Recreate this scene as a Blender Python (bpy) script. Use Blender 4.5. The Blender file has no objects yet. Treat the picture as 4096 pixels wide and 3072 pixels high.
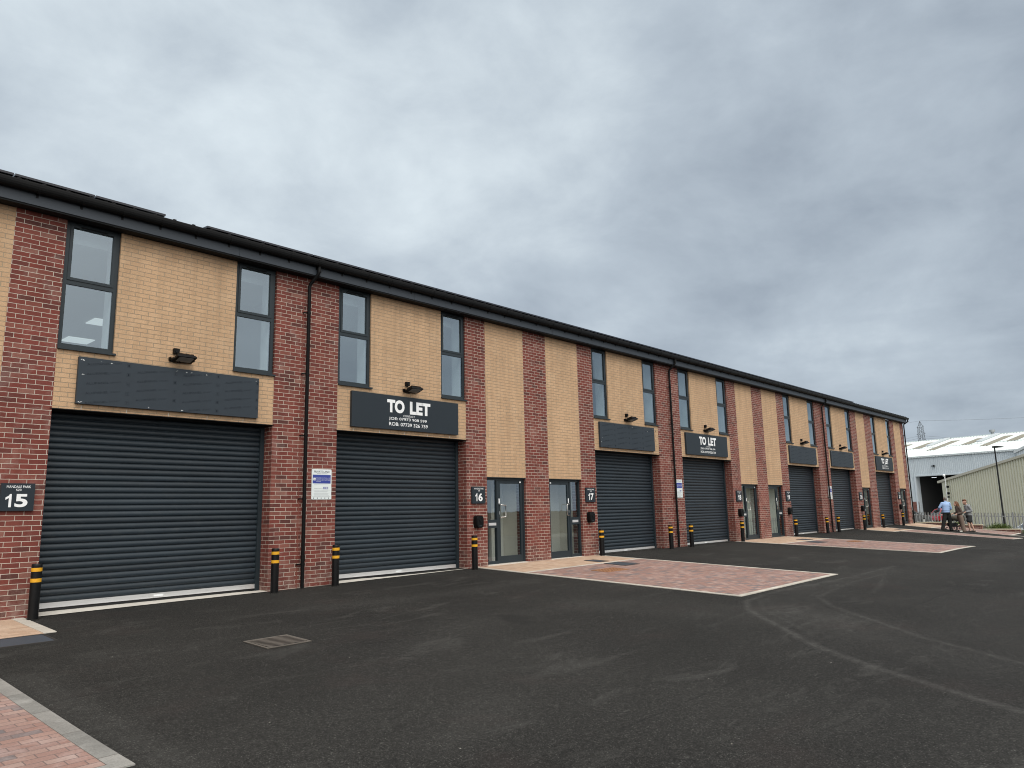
import bpy, math, random
import numpy as np
from mathutils import Vector, Matrix
random.seed(7)
scene = bpy.context.scene
COL = scene.collection
R = math.radians

# ------------------------------------------------------------------ camera
CAM = Vector((-14.43947, -12.7666, 1.24236))
yaw, pitch, roll = R(47.6197), R(9.78194), R(-1.26447)
cd = bpy.data.cameras.new('camera')
cam = bpy.data.objects.new('camera', cd); COL.objects.link(cam)
fwd = Vector((math.sin(yaw)*math.cos(pitch), math.cos(yaw)*math.cos(pitch), math.sin(pitch)))
rt = Vector((math.cos(yaw), -math.sin(yaw), 0)); up = rt.cross(fwd)
cr, sr = math.cos(roll), math.sin(roll)
X = cr*rt + sr*up; Y = -sr*rt + cr*up
m = Matrix((X, Y, -fwd)).transposed().to_4x4(); m.translation = CAM
cam.matrix_world = m
cd.sensor_width = 36; cd.lens = 26.12; cd.clip_start = 0.05; cd.clip_end = 3000
scene.camera = cam

# ------------------------------------------------------------------ world
SUN_EL, SUN_AZ = 52, 205      # azimuth clockwise from +Y
w = bpy.data.worlds.new('World'); scene.world = w; w.use_nodes = True
nt = w.node_tree; nt.nodes.clear()
def N(t, kind, **k):
    n = t.nodes.new(kind)
    for a, b in k.items(): setattr(n, a, b)
    return n
def math_(t, op, a, b=None, c=None, clamp=False):
    n = N(t, 'ShaderNodeMath', operation=op, use_clamp=clamp)
    for i, v in enumerate((a, b, c)):
        if v is None: continue
        if isinstance(v, (int, float)): n.inputs[i].default_value = v
        else: t.links.new(v, n.inputs[i])
    return n.outputs[0]
def vmath(t, op, a, b=None):
    n = N(t, 'ShaderNodeVectorMath', operation=op)
    for i, v in enumerate((a, b)):
        if v is None: continue
        if isinstance(v, (tuple, list)): n.inputs[i].default_value = v
        else: t.links.new(v, n.inputs[i])
    return n.outputs['Value'] if op in ('DOT_PRODUCT', 'LENGTH') else n.outputs[0]
tc = N(nt, 'ShaderNodeTexCoord')
dirv = vmath(nt, 'NORMALIZE', tc.outputs['Generated'])
sep = N(nt, 'ShaderNodeSeparateXYZ'); nt.links.new(dirv, sep.inputs[0])
zz = math_(nt, 'ADD', math_(nt, 'MAXIMUM', sep.outputs[2], 0.0), 0.30)
px = math_(nt, 'DIVIDE', sep.outputs[0], zz); py = math_(nt, 'DIVIDE', sep.outputs[1], zz)
cmb = N(nt, 'ShaderNodeCombineXYZ'); nt.links.new(px, cmb.inputs[0]); nt.links.new(py, cmb.inputs[1])
def noise(t, vec, scale, detail=4, rough=.5, dist=0.0, off=None):
    n = N(t, 'ShaderNodeTexNoise'); n.inputs['Scale'].default_value = scale
    n.inputs['Detail'].default_value = detail; n.inputs['Roughness'].default_value = rough
    n.inputs['Distortion'].default_value = dist
    if off is not None: vec = vmath(t, 'ADD', vec, off)
    t.links.new(vec, n.inputs['Vector']); return n.outputs['Fac']
n1 = noise(nt, cmb.outputs[0], 0.95, 4, .5, .5, (3.1, 7.7, 0))
n2 = noise(nt, cmb.outputs[0], 2.6, 7, .55, .35, (11.3, 1.7, 4))
def lobe(d, sharp, amp):
    dn = vmath(nt, 'DOT_PRODUCT', dirv, tuple(Vector(d).normalized()))
    e = math_(nt, 'POWER', math_(nt, 'MAXIMUM', dn, 0.0), sharp)
    return math_(nt, 'MULTIPLY', e, amp)
v = math_(nt, 'ADD', math_(nt, 'MULTIPLY', math_(nt, 'SUBTRACT', n1, .5), .6), math_(nt, 'MULTIPLY', math_(nt, 'SUBTRACT', n2, .5), .75))
n3 = noise(nt, vmath(nt, 'MULTIPLY', dirv, (1, 1, 1.7)), 5.5, 8, .58, .25, (4.2, 0, 1.3))
mph = vmath(nt, 'MULTIPLY', dirv, (1.6, 1.6, 13)); n4 = noise(nt, mph, 1.9, 6, .55, .3, (1.2, 8, 3))
hm = N(nt, 'ShaderNodeMapRange', interpolation_type='SMOOTHSTEP'); nt.links.new(sep.outputs[2], hm.inputs[0])
hm.inputs[1].default_value = .05; hm.inputs[2].default_value = .36; hm.inputs[3].default_value = .75; hm.inputs[4].default_value = 0.0
v = math_(nt, 'ADD', v, math_(nt, 'MULTIPLY', math_(nt, 'SUBTRACT', n3, .5), .85))
v = math_(nt, 'ADD', v, math_(nt, 'MULTIPLY', math_(nt, 'SUBTRACT', n4, .5), hm.outputs[0]))
for d, s, a in [((.24, .88, .42), 60, .14), ((.20, .80, .56), 90, .08), ((.48, .75, .45), 60, .26), ((.65, .57, .50), 90, .26), ((.30,.82,.44),20,.10), ((.66, .64, .37), 150, .08),
                ((.93, .14, .42), 14, -.22), ((.84, .27, .5), 30, -.08), ((.87, .42, .27), 160, -.20), ((.93, .33, .20), 200, .16), ((.78, .55, .27), 200, .16),
                ((.96, .28, .13), 400, .12), ((.34, .76, .52), 90, -.10), ((.98, .2, .10), 300, -.10), ((.45, .85, .27), 120, .1)]:
    v = math_(nt, 'ADD', v, lobe(d, s, a))
v = math_(nt, 'ADD', v, .545, clamp=True)
ramp = N(nt, 'ShaderNodeValToRGB'); nt.links.new(v, ramp.inputs[0])
cr_ = ramp.color_ramp
cr_.elements[0].position = .08; cr_.elements[0].color = (.345, .405, .478, 1)
cr_.elements[1].position = 1.0; cr_.elements[1].color = (.78, .87, .925, 1)
e = cr_.elements.new(.5); e.color = (.505, .58, .655, 1)
# overcast sky is brighter towards the hidden sun, behind the camera
sd = (math.sin(R(SUN_AZ))*math.cos(R(SUN_EL)), math.cos(R(SUN_AZ))*math.cos(R(SUN_EL)), math.sin(R(SUN_EL)))
dn = vmath(nt, 'DOT_PRODUCT', dirv, sd)
mr = N(nt, 'ShaderNodeMapRange', interpolation_type='SMOOTHSTEP'); nt.links.new(dn, mr.inputs[0])
mr.inputs[1].default_value = .12; mr.inputs[2].default_value = 1.0; mr.inputs[3].default_value = 1.0; mr.inputs[4].default_value = 3.3
mrc = N(nt, 'ShaderNodeMapRange', interpolation_type='SMOOTHSTEP'); nt.links.new(dn, mrc.inputs[0])
mrc.inputs[1].default_value = .1; mrc.inputs[2].default_value = .75; mrc.inputs[3].default_value = 0.0; mrc.inputs[4].default_value = .8
mc_ = N(nt, 'ShaderNodeMix', data_type='RGBA'); nt.links.new(mrc.outputs[0], mc_.inputs[0]); nt.links.new(ramp.outputs[0], mc_.inputs[6]); mc_.inputs[7].default_value = (.66, .625, .575, 1)
bg = N(nt, 'ShaderNodeBackground'); nt.links.new(mc_.outputs[2], bg.inputs[0]); nt.links.new(mr.outputs[0], bg.inputs[1])
sky = N(nt, 'ShaderNodeTexSky', sky_type='NISHITA'); sky.sun_disc = False
sky.sun_elevation = R(SUN_EL); sky.sun_rotation = R(SUN_AZ)
bg2 = N(nt, 'ShaderNodeBackground'); nt.links.new(sky.outputs[0], bg2.inputs[0]); bg2.inputs[1].default_value = .08
mx = N(nt, 'ShaderNodeMixShader'); mx.inputs[0].default_value = .93
nt.links.new(bg2.outputs[0], mx.inputs[1]); nt.links.new(bg.outputs[0], mx.inputs[2])
wo = N(nt, 'ShaderNodeOutputWorld'); nt.links.new(mx.outputs[0], wo.inputs[0])

sl = bpy.data.lights.new('sun', 'SUN'); sl.energy = 1.4; sl.angle = R(28); sl.color = (1, .95, .88)
so = bpy.data.objects.new('sun', sl); COL.objects.link(so)
so.rotation_euler = Vector(sd).to_track_quat('Z', 'Y').to_euler(); so.location = (0, -20, 30)
vs = scene.view_settings; vs.view_transform = 'Standard'; vs.look = 'None'; vs.exposure = 0.0; vs.gamma = 1
scene.cycles.max_bounces = 8; scene.cycles.transparent_max_bounces = 16; scene.cycles.caustics_reflective = False
scene.cycles.caustics_refractive = False; scene.cycles.use_denoising = True; scene.cycles.filter_width = 1.05

# ------------------------------------------------------------------ mesh helper
class MB:
    def __init__(s): s.v = []; s.f = []; s.uv = []; s.mi = []; s.sm = []
    def face(s, pts, mi=0, uv=None, sm=False):
        b = len(s.v); s.v += [tuple(p) for p in pts]; s.f.append(tuple(range(b, b+len(pts)))); s.mi.append(mi); s.sm.append(sm)
        if uv is None:
            a, c, d = Vector(pts[0]), Vector(pts[1]), Vector(pts[2]); n = (c-a).cross(d-a)
            ax = max(range(3), key=lambda i: abs(n[i]))
            uv = [((p[1], p[2]), (p[0], p[2]), (p[0], p[1]))[ax] for p in pts]
        s.uv.append(uv)
    def box(s, x0, x1, y0, y1, z0, z1, mi=0, M=None, skip=''):
        c = [(x, y, z) for z in (z0, z1) for y in (y0, y1) for x in (x0, x1)]
        q = {'-z': (0, 2, 3, 1), '+z': (4, 5, 7, 6), '-y': (0, 1, 5, 4), '+y': (2, 6, 7, 3), '-x': (0, 4, 6, 2), '+x': (1, 3, 7, 5)}
        for k, ix in q.items():
            if k in skip: continue
            pts = [c[i] for i in ix]
            if M is not None:
                ax = 'xyz'.index(k[1]); uv = [((p[1], p[2]), (p[0], p[2]), (p[0], p[1]))[ax] for p in pts]
                s.face([M @ Vector(p) for p in pts], mi, uv)
            else: s.face(pts, mi)
    def shared(s, verts, faces, mi=0, sm=True, uvs=None):
        b = len(s.v); s.v += [tuple(p) for p in verts]
        for f in faces:
            s.f.append(tuple(i+b for i in f)); s.mi.append(mi); s.sm.append(sm)
            if uvs: s.uv.append([uvs[i] for i in f])
            else:
                P = [verts[i] for i in f]; a, c, d = Vector(P[0]), Vector(P[1]), Vector(P[2]); n = (c-a).cross(d-a)
                ax = max(range(3), key=lambda i: abs(n[i])); s.uv.append([((p[1], p[2]), (p[0], p[2]), (p[0], p[1]))[ax] for p in P])
    def tube(s, path, r, n=10, mi=0, caps=True, sm=True, sq=None):
        path = [Vector(p) for p in path]; rs = r if isinstance(r, (list, tuple)) else [r]*len(path)
        vs = []; t0 = (path[1]-path[0]).normalized(); a = t0.orthogonal().normalized()
        for i, p in enumerate(path):
            t = (path[min(i+1, len(path)-1)]-path[max(i-1, 0)]).normalized()
            a = (a - t*a.dot(t)).normalized(); b = t.cross(a)
            for k in range(n):
                q = 2*math.pi*k/n; vs.append(p + (a*math.cos(q)+b*math.sin(q))*rs[i])
        fs = [(i*n+k, i*n+(k+1) % n, (i+1)*n+(k+1) % n, (i+1)*n+k) for i in range(len(path)-1) for k in range(n)]
        s.shared(vs, fs, mi, sm)
        if caps:
            s.face([vs[k] for k in range(n)][::-1], mi); s.face([vs[(len(path)-1)*n+k] for k in range(n)], mi)
    def ball(s, c, rx, ry=None, rz=None, mi=0, nu=10, nv=7, M=None):
        ry = ry or rx; rz = rz or rx; vs = []
        for i in range(nv+1):
            th = math.pi*i/nv
            for k in range(nu):
                ph = 2*math.pi*k/nu
                p = Vector((rx*math.sin(th)*math.cos(ph), ry*math.sin(th)*math.sin(ph), rz*math.cos(th)))
                if M is not None: p = M @ p
                vs.append(p+Vector(c))
        s.shared(vs, [(i*nu+k, (i+1)*nu+k, (i+1)*nu+(k+1) % nu, i*nu+(k+1) % nu) for i in range(nv) for k in range(nu)], mi)
    def prism(s, prof, a0, a1, axis='x', mi=0, mis=None, caps=True, sm=False):
        """extrude a closed 2-D profile along an axis; profile in the two other axes (in order)"""
        def P(q, a):
            return {'x': (a, q[0], q[1]), 'y': (q[0], a, q[1]), 'z': (q[0], q[1], a)}[axis]
        n = len(prof)
        for i in range(n):
            p, q = prof[i], prof[(i+1) % n]
            s.face([P(p, a0), P(q, a0), P(q, a1), P(p, a1)], mis[i] if mis else mi, sm=sm)
        if caps: s.face([P(p, a0) for p in prof][::-1], mi); s.face([P(p, a1) for p in prof], mi)
    def build(s, name, mats, parent=None, loc=None, fix=False, bevel=0):
        me = bpy.data.meshes.new(name); me.from_pydata(s.v, [], s.f)
        ul = me.uv_layers.new(name='UVMap')
        flat = [c for f in s.uv for p in f for c in p]; ul.data.foreach_set('uv', flat)
        if not isinstance(mats, (list, tuple)): mats = [mats]
        for mt in mats: me.materials.append(mt)
        me.polygons.foreach_set('material_index', s.mi); me.polygons.foreach_set('use_smooth', s.sm)
        me.validate(); me.update()
        o = bpy.data.objects.new(name, me); COL.objects.link(o)
        if parent is not None: o.parent = parent
        if loc is not None: o.location = loc
        if bevel:
            b = o.modifiers.new('bevel', 'BEVEL'); b.width = bevel; b.segments = 2; b.limit_method = 'ANGLE'
        return o
def tag(o, label=None, cat=None, group=None, kind=None):
    for k, x in (('label', label), ('category', cat), ('group', group), ('kind', kind)):
        if x: o[k] = x
    return o
def empty(name, loc, rz=0, **k):
    o = bpy.data.objects.new(name, None); COL.objects.link(o); o.location = loc; o.rotation_euler = (0, 0, rz)
    o.empty_display_size = .2
    return tag(o, **k)
def copy_tree(o, parent=None, loc=None, **k):
    c = o.copy(); COL.objects.link(c)
    if parent is not None: c.parent = parent
    if loc is not None: c.location = loc
    for ch in list(o.children): copy_tree(ch, c)
    return tag(c, **k)

# ------------------------------------------------------------------ materials
def new_mat(name):
    mt = bpy.data.materials.new(name); mt.use_nodes = True; t = mt.node_tree; t.nodes.clear()
    out = N(t, 'ShaderNodeOutputMaterial'); b = N(t, 'ShaderNodeBsdfPrincipled'); t.links.new(b.outputs[0], out.inputs[0])
    return mt, t, b, out
def mixc(t, f, a, b, mode='MIX'):
    n = N(t, 'ShaderNodeMix', data_type='RGBA', blend_type=mode)
    for sock, x in ((n.inputs[0], f), (n.inputs[6], a), (n.inputs[7], b)):
        if isinstance(x, (int, float)): sock.default_value = x
        elif isinstance(x, (tuple, list)): sock.default_value = (*x[:3], 1)
        else: t.links.new(x, sock)
    return n.outputs[2]
def rampf(t, f, stops):
    n = N(t, 'ShaderNodeValToRGB'); t.links.new(f, n.inputs[0]); e = n.color_ramp.elements
    while len(e) < len(stops): e.new(.5)
    for el, (p, c) in zip(e, stops):
        el.position = p; el.color = (*c, 1) if isinstance(c, (tuple, list)) else (c, c, c, 1)
    return n.outputs[0]
def coords(t, kind='Object', scale=(1, 1, 1)):
    tcn = N(t, 'ShaderNodeTexCoord'); mp = N(t, 'ShaderNodeMapping'); t.links.new(tcn.outputs[kind], mp.inputs[0])
    mp.inputs['Scale'].default_value = scale; return mp.outputs[0]
def wcoords(t, scale=(1, 1, 1)):
    g = N(t, 'ShaderNodeNewGeometry'); mp = N(t, 'ShaderNodeMapping'); t.links.new(g.outputs['Position'], mp.inputs[0])
    mp.inputs['Scale'].default_value = scale; return mp.outputs[0]
def bump(t, b, h, strength, dist):
    n = N(t, 'ShaderNodeBump'); t.links.new(h, n.inputs['Height']); n.inputs['Strength'].default_value = strength
    n.inputs['Distance'].default_value = dist; t.links.new(n.outputs[0], b.inputs['Normal'])
def simple(name, col, rough=.5, metal=0, var=.12, scale=6, spec=.5, bmp=0, stretch=(1, 1, 1)):
    mt, t, b, o = new_mat(name)
    f = noise(t, wcoords(t, stretch), scale, 4, .6)
    c = mixc(t, f, tuple(x*(1-var) for x in col), tuple(min(1, x*(1+var)) for x in col))
    t.links.new(c, b.inputs['Base Color']); b.inputs['Metallic'].default_value = metal
    rr = math_(t, 'ADD', math_(t, 'MULTIPLY', f, .16), rough-.08); t.links.new(rr, b.inputs['Roughness'])
    b.inputs['Specular IOR Level'].default_value = spec
    if bmp: bump(t, b, noise(t, wcoords(t, stretch), scale*8, 3), .4, bmp)
    return mt
def brick_mat(name, stops, mortar, bw=.225, bh=.075, ms=.005, eff=.35, effcol=(.62, .58, .52), stain=.25, rough=.85, offset=.5, bstr=.5, grain=.25, splash=False):
    mt, t, b, o = new_mat(name)
    tcn = N(t, 'ShaderNodeTexCoord')
    br = N(t, 'ShaderNodeTexBrick'); br.offset = offset
    wob = noise(t, tcn.outputs['UV'], 9, 2)
    wv = vmath(t, 'ADD', tcn.outputs['UV'], N(t, 'ShaderNodeCombineXYZ').outputs[0])
    cb = N(t, 'ShaderNodeCombineXYZ'); t.links.new(math_(t, 'MULTIPLY', math_(t, 'SUBTRACT', wob, .5), .006), cb.inputs[1])
    wv = vmath(t, 'ADD', tcn.outputs['UV'], cb.outputs[0])
    t.links.new(wv, br.inputs['Vector'])
    br.inputs['Color1'].default_value = (0, 0, 0, 1); br.inputs['Color2'].default_value = (1, 1, 1, 1); br.inputs['Mortar'].default_value = (.5, .5, .5, 1)
    for k, x in (('Scale', 1), ('Mortar Size', ms), ('Mortar Smooth', .15), ('Bias', 0), ('Brick Width', bw), ('Row Height', bh)): br.inputs[k].default_value = x
    bwn = N(t, 'ShaderNodeRGBToBW'); t.links.new(br.outputs['Color'], bwn.inputs[0])
    base = rampf(t, bwn.outputs[0], stops)
    uv = tcn.outputs['UV']
    g = noise(t, uv, 60, 3, .7); base = mixc(t, math_(t, 'MULTIPLY', g, grain*2), base, (1, 1, 1), 'OVERLAY') if False else mixc(t, 1.0, base, rampf(t, g, [(.2, 1-grain), (.8, 1+grain*.6)]), 'MULTIPLY')
    s_ = noise(t, uv, .9, 4, .6); base = mixc(t, 1.0, base, rampf(t, s_, [(.3, 1-stain), (.65, 1.0)]), 'MULTIPLY')
    ef = rampf(t, noise(t, uv, 2.3, 6, .7, .4, (5.2, 1.1, 0)), [(.52, 0.0), (.74, eff)])
    base = mixc(t, ef, base, effcol)
    if splash:
        sz = N(t, 'ShaderNodeSeparateXYZ'); t.links.new(uv, sz.inputs[0])
        hgt = math_(t, 'SUBTRACT', .42, sz.outputs[1]); lo = math_(t, 'MULTIPLY', math_(t, 'MULTIPLY', hgt, 1.6, clamp=True), rampf(t, noise(t, uv, 6, 5, .7), [(.42, 0.0), (.62, 1.0)]))
        base = mixc(t, math_(t, 'MULTIPLY', lo, .45), base, (.40, .33, .28))
        mpn = N(t, 'ShaderNodeMapping'); t.links.new(uv, mpn.inputs[0]); mpn.inputs['Scale'].default_value = (5, .35, 1)
        base = mixc(t, 1.0, base, rampf(t, noise(t, mpn.outputs[0], 1.3, 4, .6), [(.3, .86), (.6, 1.04)]), 'MULTIPLY')
    mcol = mixc(t, noise(t, uv, 1.4, 5, .6, 0, (2, 9, 0)), tuple(x*.72 for x in mortar), tuple(min(1, x*1.25) for x in mortar))
    c = mixc(t, br.outputs['Fac'], base, mcol)
    t.links.new(c, b.inputs['Base Color']); b.inputs['Roughness'].default_value = rough
    b.inputs['Specular IOR Level'].default_value = .3
    h = math_(t, 'ADD', math_(t, 'MULTIPLY', math_(t, 'SUBTRACT', 1.0, br.outputs['Fac']), 1.0), math_(t, 'MULTIPLY', g, .35))
    bump(t, b, h, bstr, .006)
    return mt
M = {}
M['red'] = brick_mat('red_brick', [(0, (.105, .040, .034)), (.14, (.155, .044, .035)), (.4, (.205, .052, .039)), (.7, (.185, .050, .039)), (.9, (.225, .070, .052)), (1, (.26, .115, .09))],
                     (.49, .435, .37), ms=.0042, eff=.14, stain=.25, splash=True)
M['buff'] = brick_mat('buff_brick', [(0, (.52, .342, .205)), (.35, (.548, .362, .218)), (.7, (.57, .380, .230)), (1, (.53, .350, .21))],
                      (.33, .26, .18), ms=.005, eff=.16, effcol=(.66, .56, .42), stain=.10, grain=.30, bstr=.9, splash=True)
M['pave_buff'] = brick_mat('buff_block_paving', [(0, (.44, .30, .21)), (.5, (.51, .36, .26)), (1, (.55, .40, .29))], (.36, .28, .21), bw=.2, bh=.1, ms=.003, eff=.2, stain=.15)
M['pave_red'] = brick_mat('red_block_paving', [(0, (.17, .145, .145)), (.14, (.25, .175, .16)), (.35, (.315, .195, .165)), (.6, (.285, .165, .135)), (.82, (.335, .215, .18)), (1, (.37, .26, .225))],
                          (.15, .11, .10), bw=.2, bh=.1, ms=.0045, eff=.45, effcol=(.46, .37, .35), stain=.2)
M['slate'] = simple('slate_grey_panel', (.017, .025, .033), .5, var=.10, scale=3, bmp=.0004, spec=.3)
M['film'] = simple('film_covered_panel', (.027, .037, .048), .55, var=.14, scale=5, bmp=.001, spec=.3)
M['print'] = simple('dark_print', (.014, .019, .026), .7, spec=.15)
M['frame'] = simple('anthracite_frame', (.020, .029, .035), .42, var=.08, spec=.3)
M['fascia'] = simple('anthracite_fascia', (.038, .047, .059), .5, var=.10, scale=1.2, stretch=(.3, 1, 3), spec=.3)
M['blackpl'] = simple('black_plastic', (.0045, .0047, .005), .5, var=.2, spec=.16)
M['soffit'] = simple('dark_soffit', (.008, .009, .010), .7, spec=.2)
M['roof'] = simple('dark_roof_sheet', (.012, .012, .013), .7, var=.3, scale=2, spec=.2)
M['solar'] = simple('solar_cells', (.008, .010, .018), .15)
M['alu'] = simple('brushed_aluminium', (.80, .80, .80), .3, metal=.6, var=.12, scale=10, stretch=(.3, 1, 8))
M['steel'] = simple('stainless_steel', (.66, .64, .60), .25, metal=1)
M['white'] = simple('white_vinyl', (.80, .82, .83), .5, var=.03)
M['offwhite'] = simple('white_sign_face', (.72, .77, .77), .35, var=.04)
M['blue'] = simple('blue_print', (.03, .05, .28), .45)
M['ink'] = simple('dark_ink', (.03, .035, .05), .6)
M['greyink'] = simple('grey_ink', (.35, .38, .39), .6)
M['plaster'] = simple('white_plaster', (.70, .70, .68), .9, var=.04)
M['plaster_grey'] = simple('grey_plaster', (.74, .72, .67), .9, var=.1)
M['darkfloor'] = simple('dark_floor', (.10, .09, .085), .6)
M['wood'] = simple('varnished_wood', (.34, .17, .06), .45, var=.3, scale=5, stretch=(8, 8, .6))
M['bollard'] = simple('black_bollard_paint', (.006, .006, .0065), .35, var=.3, spec=.2)
M['yellow'] = simple('yellow_reflective_band', (.72, .36, .015), .4, var=.08)
M['concrete'] = simple('pale_concrete', (.56, .53, .48), .85, var=.22, scale=4, bmp=.002)
M['edging'] = brick_mat('pale_edging_blocks', [(0, (.46, .43, .37)), (.5, (.54, .50, .44)), (1, (.58, .55, .49))], (.30, .27, .23), bw=.2, bh=.2, ms=.003, eff=.1, offset=0, stain=.25, grain=.2)
M['kerb_grey'] = brick_mat('grey_concrete_kerb', [(0, (.23, .225, .21)), (.5, (.29, .28, .26)), (1, (.33, .32, .30))], (.13, .12, .11), bw=6, bh=.76, ms=.006, eff=.5, effcol=(.42, .41, .385), offset=0, stain=.45, grain=.35)
M['iron'] = simple('cast_iron', (.028, .026, .024), .55, var=.4, scale=30)
M['ironlight'] = simple('worn_cast_iron', (.11, .097, .083), .6, var=.35, scale=30)
M['rust'] = simple('rusty_cast_iron', (.26, .125, .06), .8, var=.5, scale=20)
M['cover'] = simple('dark_slate_cover', (.045, .055, .07), .6, var=.25, scale=14, bmp=.002)
M['galv'] = simple('galvanised_steel', (.29, .31, .32), .45, metal=.5, var=.2, scale=12)
M['copper'] = simple('reddish_conductor_tape', (.20, .06, .04), .5)
M['grass'] = simple('weeds', (.10, .15, .035), .8, var=.5, scale=9)
M['hedge'] = simple('dark_grass', (.04, .085, .02), .85, var=.5, scale=5)
M['soil'] = simple('soil', (.12, .10, .07), .95, var=.4)
M['coping'] = simple('pale_coping_stone', (.50, .46, .34), .85, var=.2)
M['lampglass'] = simple('floodlight_lens', (.30, .30, .28), .12, var=.05)
M['rubber'] = simple('black_rubber', (.008, .008, .009), .6)
M['pole'] = simple('black_painted_post', (.007, .0075, .008), .45, spec=.2)
M['gshed'] = simple('pale_blue_grey_cladding', (.54, .60, .64), .55, var=.10, scale=.6, stretch=(1, 1, .15))
M['gtrim'] = simple('pale_grey_trim', (.48, .52, .54), .5)
M['groof'] = simple('pale_sheet_roof', (.62, .68, .67), .65, var=.07, scale=.5)
M['rooflight'] = simple('aged_rooflight', (.24, .22, .16), .5, var=.2, scale=3)
M['bshed'] = simple('beige_cladding', (.60, .595, .475), .6, var=.08, scale=.5, stretch=(1, 1, .2))
M['btrim'] = simple('beige_trim', (.48, .46, .38), .55)
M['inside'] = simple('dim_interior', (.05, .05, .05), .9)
M['pylon'] = simple('weathered_lattice_steel', (.13, .15, .17), .6)
M['timber'] = simple('brown_timber', (.22, .17, .125), .85, var=.35, scale=4, stretch=(6, 6, .5))
def glass(name, tint, ior, rough=0.0, base=.02):
    mt, t, b, out = new_mat(name); t.nodes.remove(b)
    fr = N(t, 'ShaderNodeFresnel'); fr.inputs[0].default_value = ior
    gm = N(t, 'ShaderNodeNewGeometry')
    fac = math_(t, 'MULTIPLY', math_(t, 'ADD', fr.outputs[0], base, clamp=True), math_(t, 'SUBTRACT', 1.0, gm.outputs['Backfacing']))
    tr = N(t, 'ShaderNodeBsdfTransparent'); tr.inputs[0].default_value = (*tint, 1)
    gl = N(t, 'ShaderNodeBsdfGlossy'); gl.inputs['Roughness'].default_value = rough; gl.inputs[0].default_value = (.74, .88, 1, 1)
    bn = N(t, 'ShaderNodeBump'); bn.inputs['Strength'].default_value = .12; bn.inputs['Distance'].default_value = .004
    t.links.new(noise(t, wcoords(t), 1.6, 2), bn.inputs['Height']); t.links.new(bn.outputs[0], gl.inputs['Normal'])
    ms = N(t, 'ShaderNodeMixShader'); t.links.new(fac, ms.inputs[0]); t.links.new(tr.outputs[0], ms.inputs[1]); t.links.new(gl.outputs[0], ms.inputs[2])
    t.links.new(ms.outputs[0], out.inputs[0]); return mt
M['glass'] = glass('window_glass', (.80, .86, .88), 2.0, base=.115)
M['doorglass'] = glass('door_glass', (.90, .92, .90), 1.9, base=.10)
def emit(name, col, s):
    mt, t, b, out = new_mat(name); b.inputs['Base Color'].default_value = (*col, 1)
    b.inputs['Emission Color'].default_value = (*col, 1); b.inputs['Emission Strength'].default_value = s; return mt
M['ceil_lamp'] = emit('lit_ceiling_panel', (.95, .97, .92), .55)
M['strip'] = emit('lit_strip_lamp', (.9, .95, 1), 1.2)
# shutter laths
mt, t, b, out = new_mat('anthracite_shutter_lath')
f1 = noise(t, wcoords(t, (1.2, 1, 55)), 3, 4, .65); f2 = noise(t, wcoords(t), .8, 4, .6)
c = mixc(t, f1, (.010, .0165, .023), (.021, .032, .042)); c = mixc(t, 1.0, c, rampf(t, f2, [(.3, .86), (.7, 1.1)]), 'MULTIPLY')
sz = N(t, 'ShaderNodeSeparateXYZ'); t.links.new(wcoords(t), sz.inputs[0])
wn = N(t, 'ShaderNodeTexWhiteNoise', noise_dimensions='1D'); t.links.new(math_(t, 'FLOOR', math_(t, 'DIVIDE', math_(t, 'SUBTRACT', sz.outputs[2], .05), .097)), wn.inputs['W'])
c = mixc(t, 1.0, c, rampf(t, wn.outputs[0], [(0, .84), (1, 1.14)]), 'MULTIPLY')
c = mixc(t, rampf(t, noise(t, wcoords(t, (1, 1, 2)), 5, 6, .75, .5), [(.55, 0.0), (.8, .22)]), c, (.10, .10, .095))
t.links.new(c, b.inputs['Base Color']); t.links.new(math_(t, 'ADD', math_(t, 'MULTIPLY', f1, .2), .36), b.inputs['Roughness']); b.inputs['Specular IOR Level'].default_value = .4
bump(t, b, math_(t, 'ADD', math_(t, 'MULTIPLY', f1, .08), noise(t, wcoords(t, (1, 1, 2)), 1.1, 2)), .5, .02); M['shutter'] = mt
# asphalt
mt, t, b, out = new_mat('asphalt')
wc = wcoords(t)
vo = N(t, 'ShaderNodeTexVoronoi'); vo.inputs['Scale'].default_value = 120; t.links.new(wc, vo.inputs['Vector'])
bwv = N(t, 'ShaderNodeRGBToBW'); t.links.new(vo.outputs['Color'], bwv.inputs[0])
c = rampf(t, bwv.outputs[0], [(0, (.0065, .0063, .0058)), (.45, (.0155, .0151, .0138)), (.8, (.029, .0282, .0260)), (1, (.095, .092, .085))])
c = mixc(t, 1.0, c, rampf(t, noise(t, wc, 28, 4, .75), [(.25, .5), (.75, 1.6)]), 'MULTIPLY')
c = mixc(t, 1.0, c, rampf(t, noise(t, wcoords(t, (1, 1, 1)), .33, 5, .55, .4), [(.28, .72), (.72, 1.30)]), 'MULTIPLY')
dust = rampf(t, noise(t, wcoords(t, (.55, 1.5, 1)), 1.3, 7, .72, .7), [(.55, 0.0), (.80, .34)])
c = mixc(t, dust, c, (.12, .118, .11))
scr = math_(t, 'MULTIPLY', rampf(t, noise(t, wcoords(t, (1.5, 9, 1)), 3.2, 4, .7, .8), [(.62, 0.0), (.72, 1.0)]), rampf(t, noise(t, wc, .5, 3, .5, 0, (9, 9, 0)), [(.48, 0.0), (.65, .38)]))
c = mixc(t, scr, c, (.16, .155, .145))
rb = rampf(t, noise(t, wc, .7, 4, .6, 0, (31, 4, 0)), [(.55, 0.0), (.8, .35)]); c = mixc(t, rb, c, (.040, .028, .026))
at = N(t, 'ShaderNodeAttribute'); at.attribute_name = 'wear'
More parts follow.
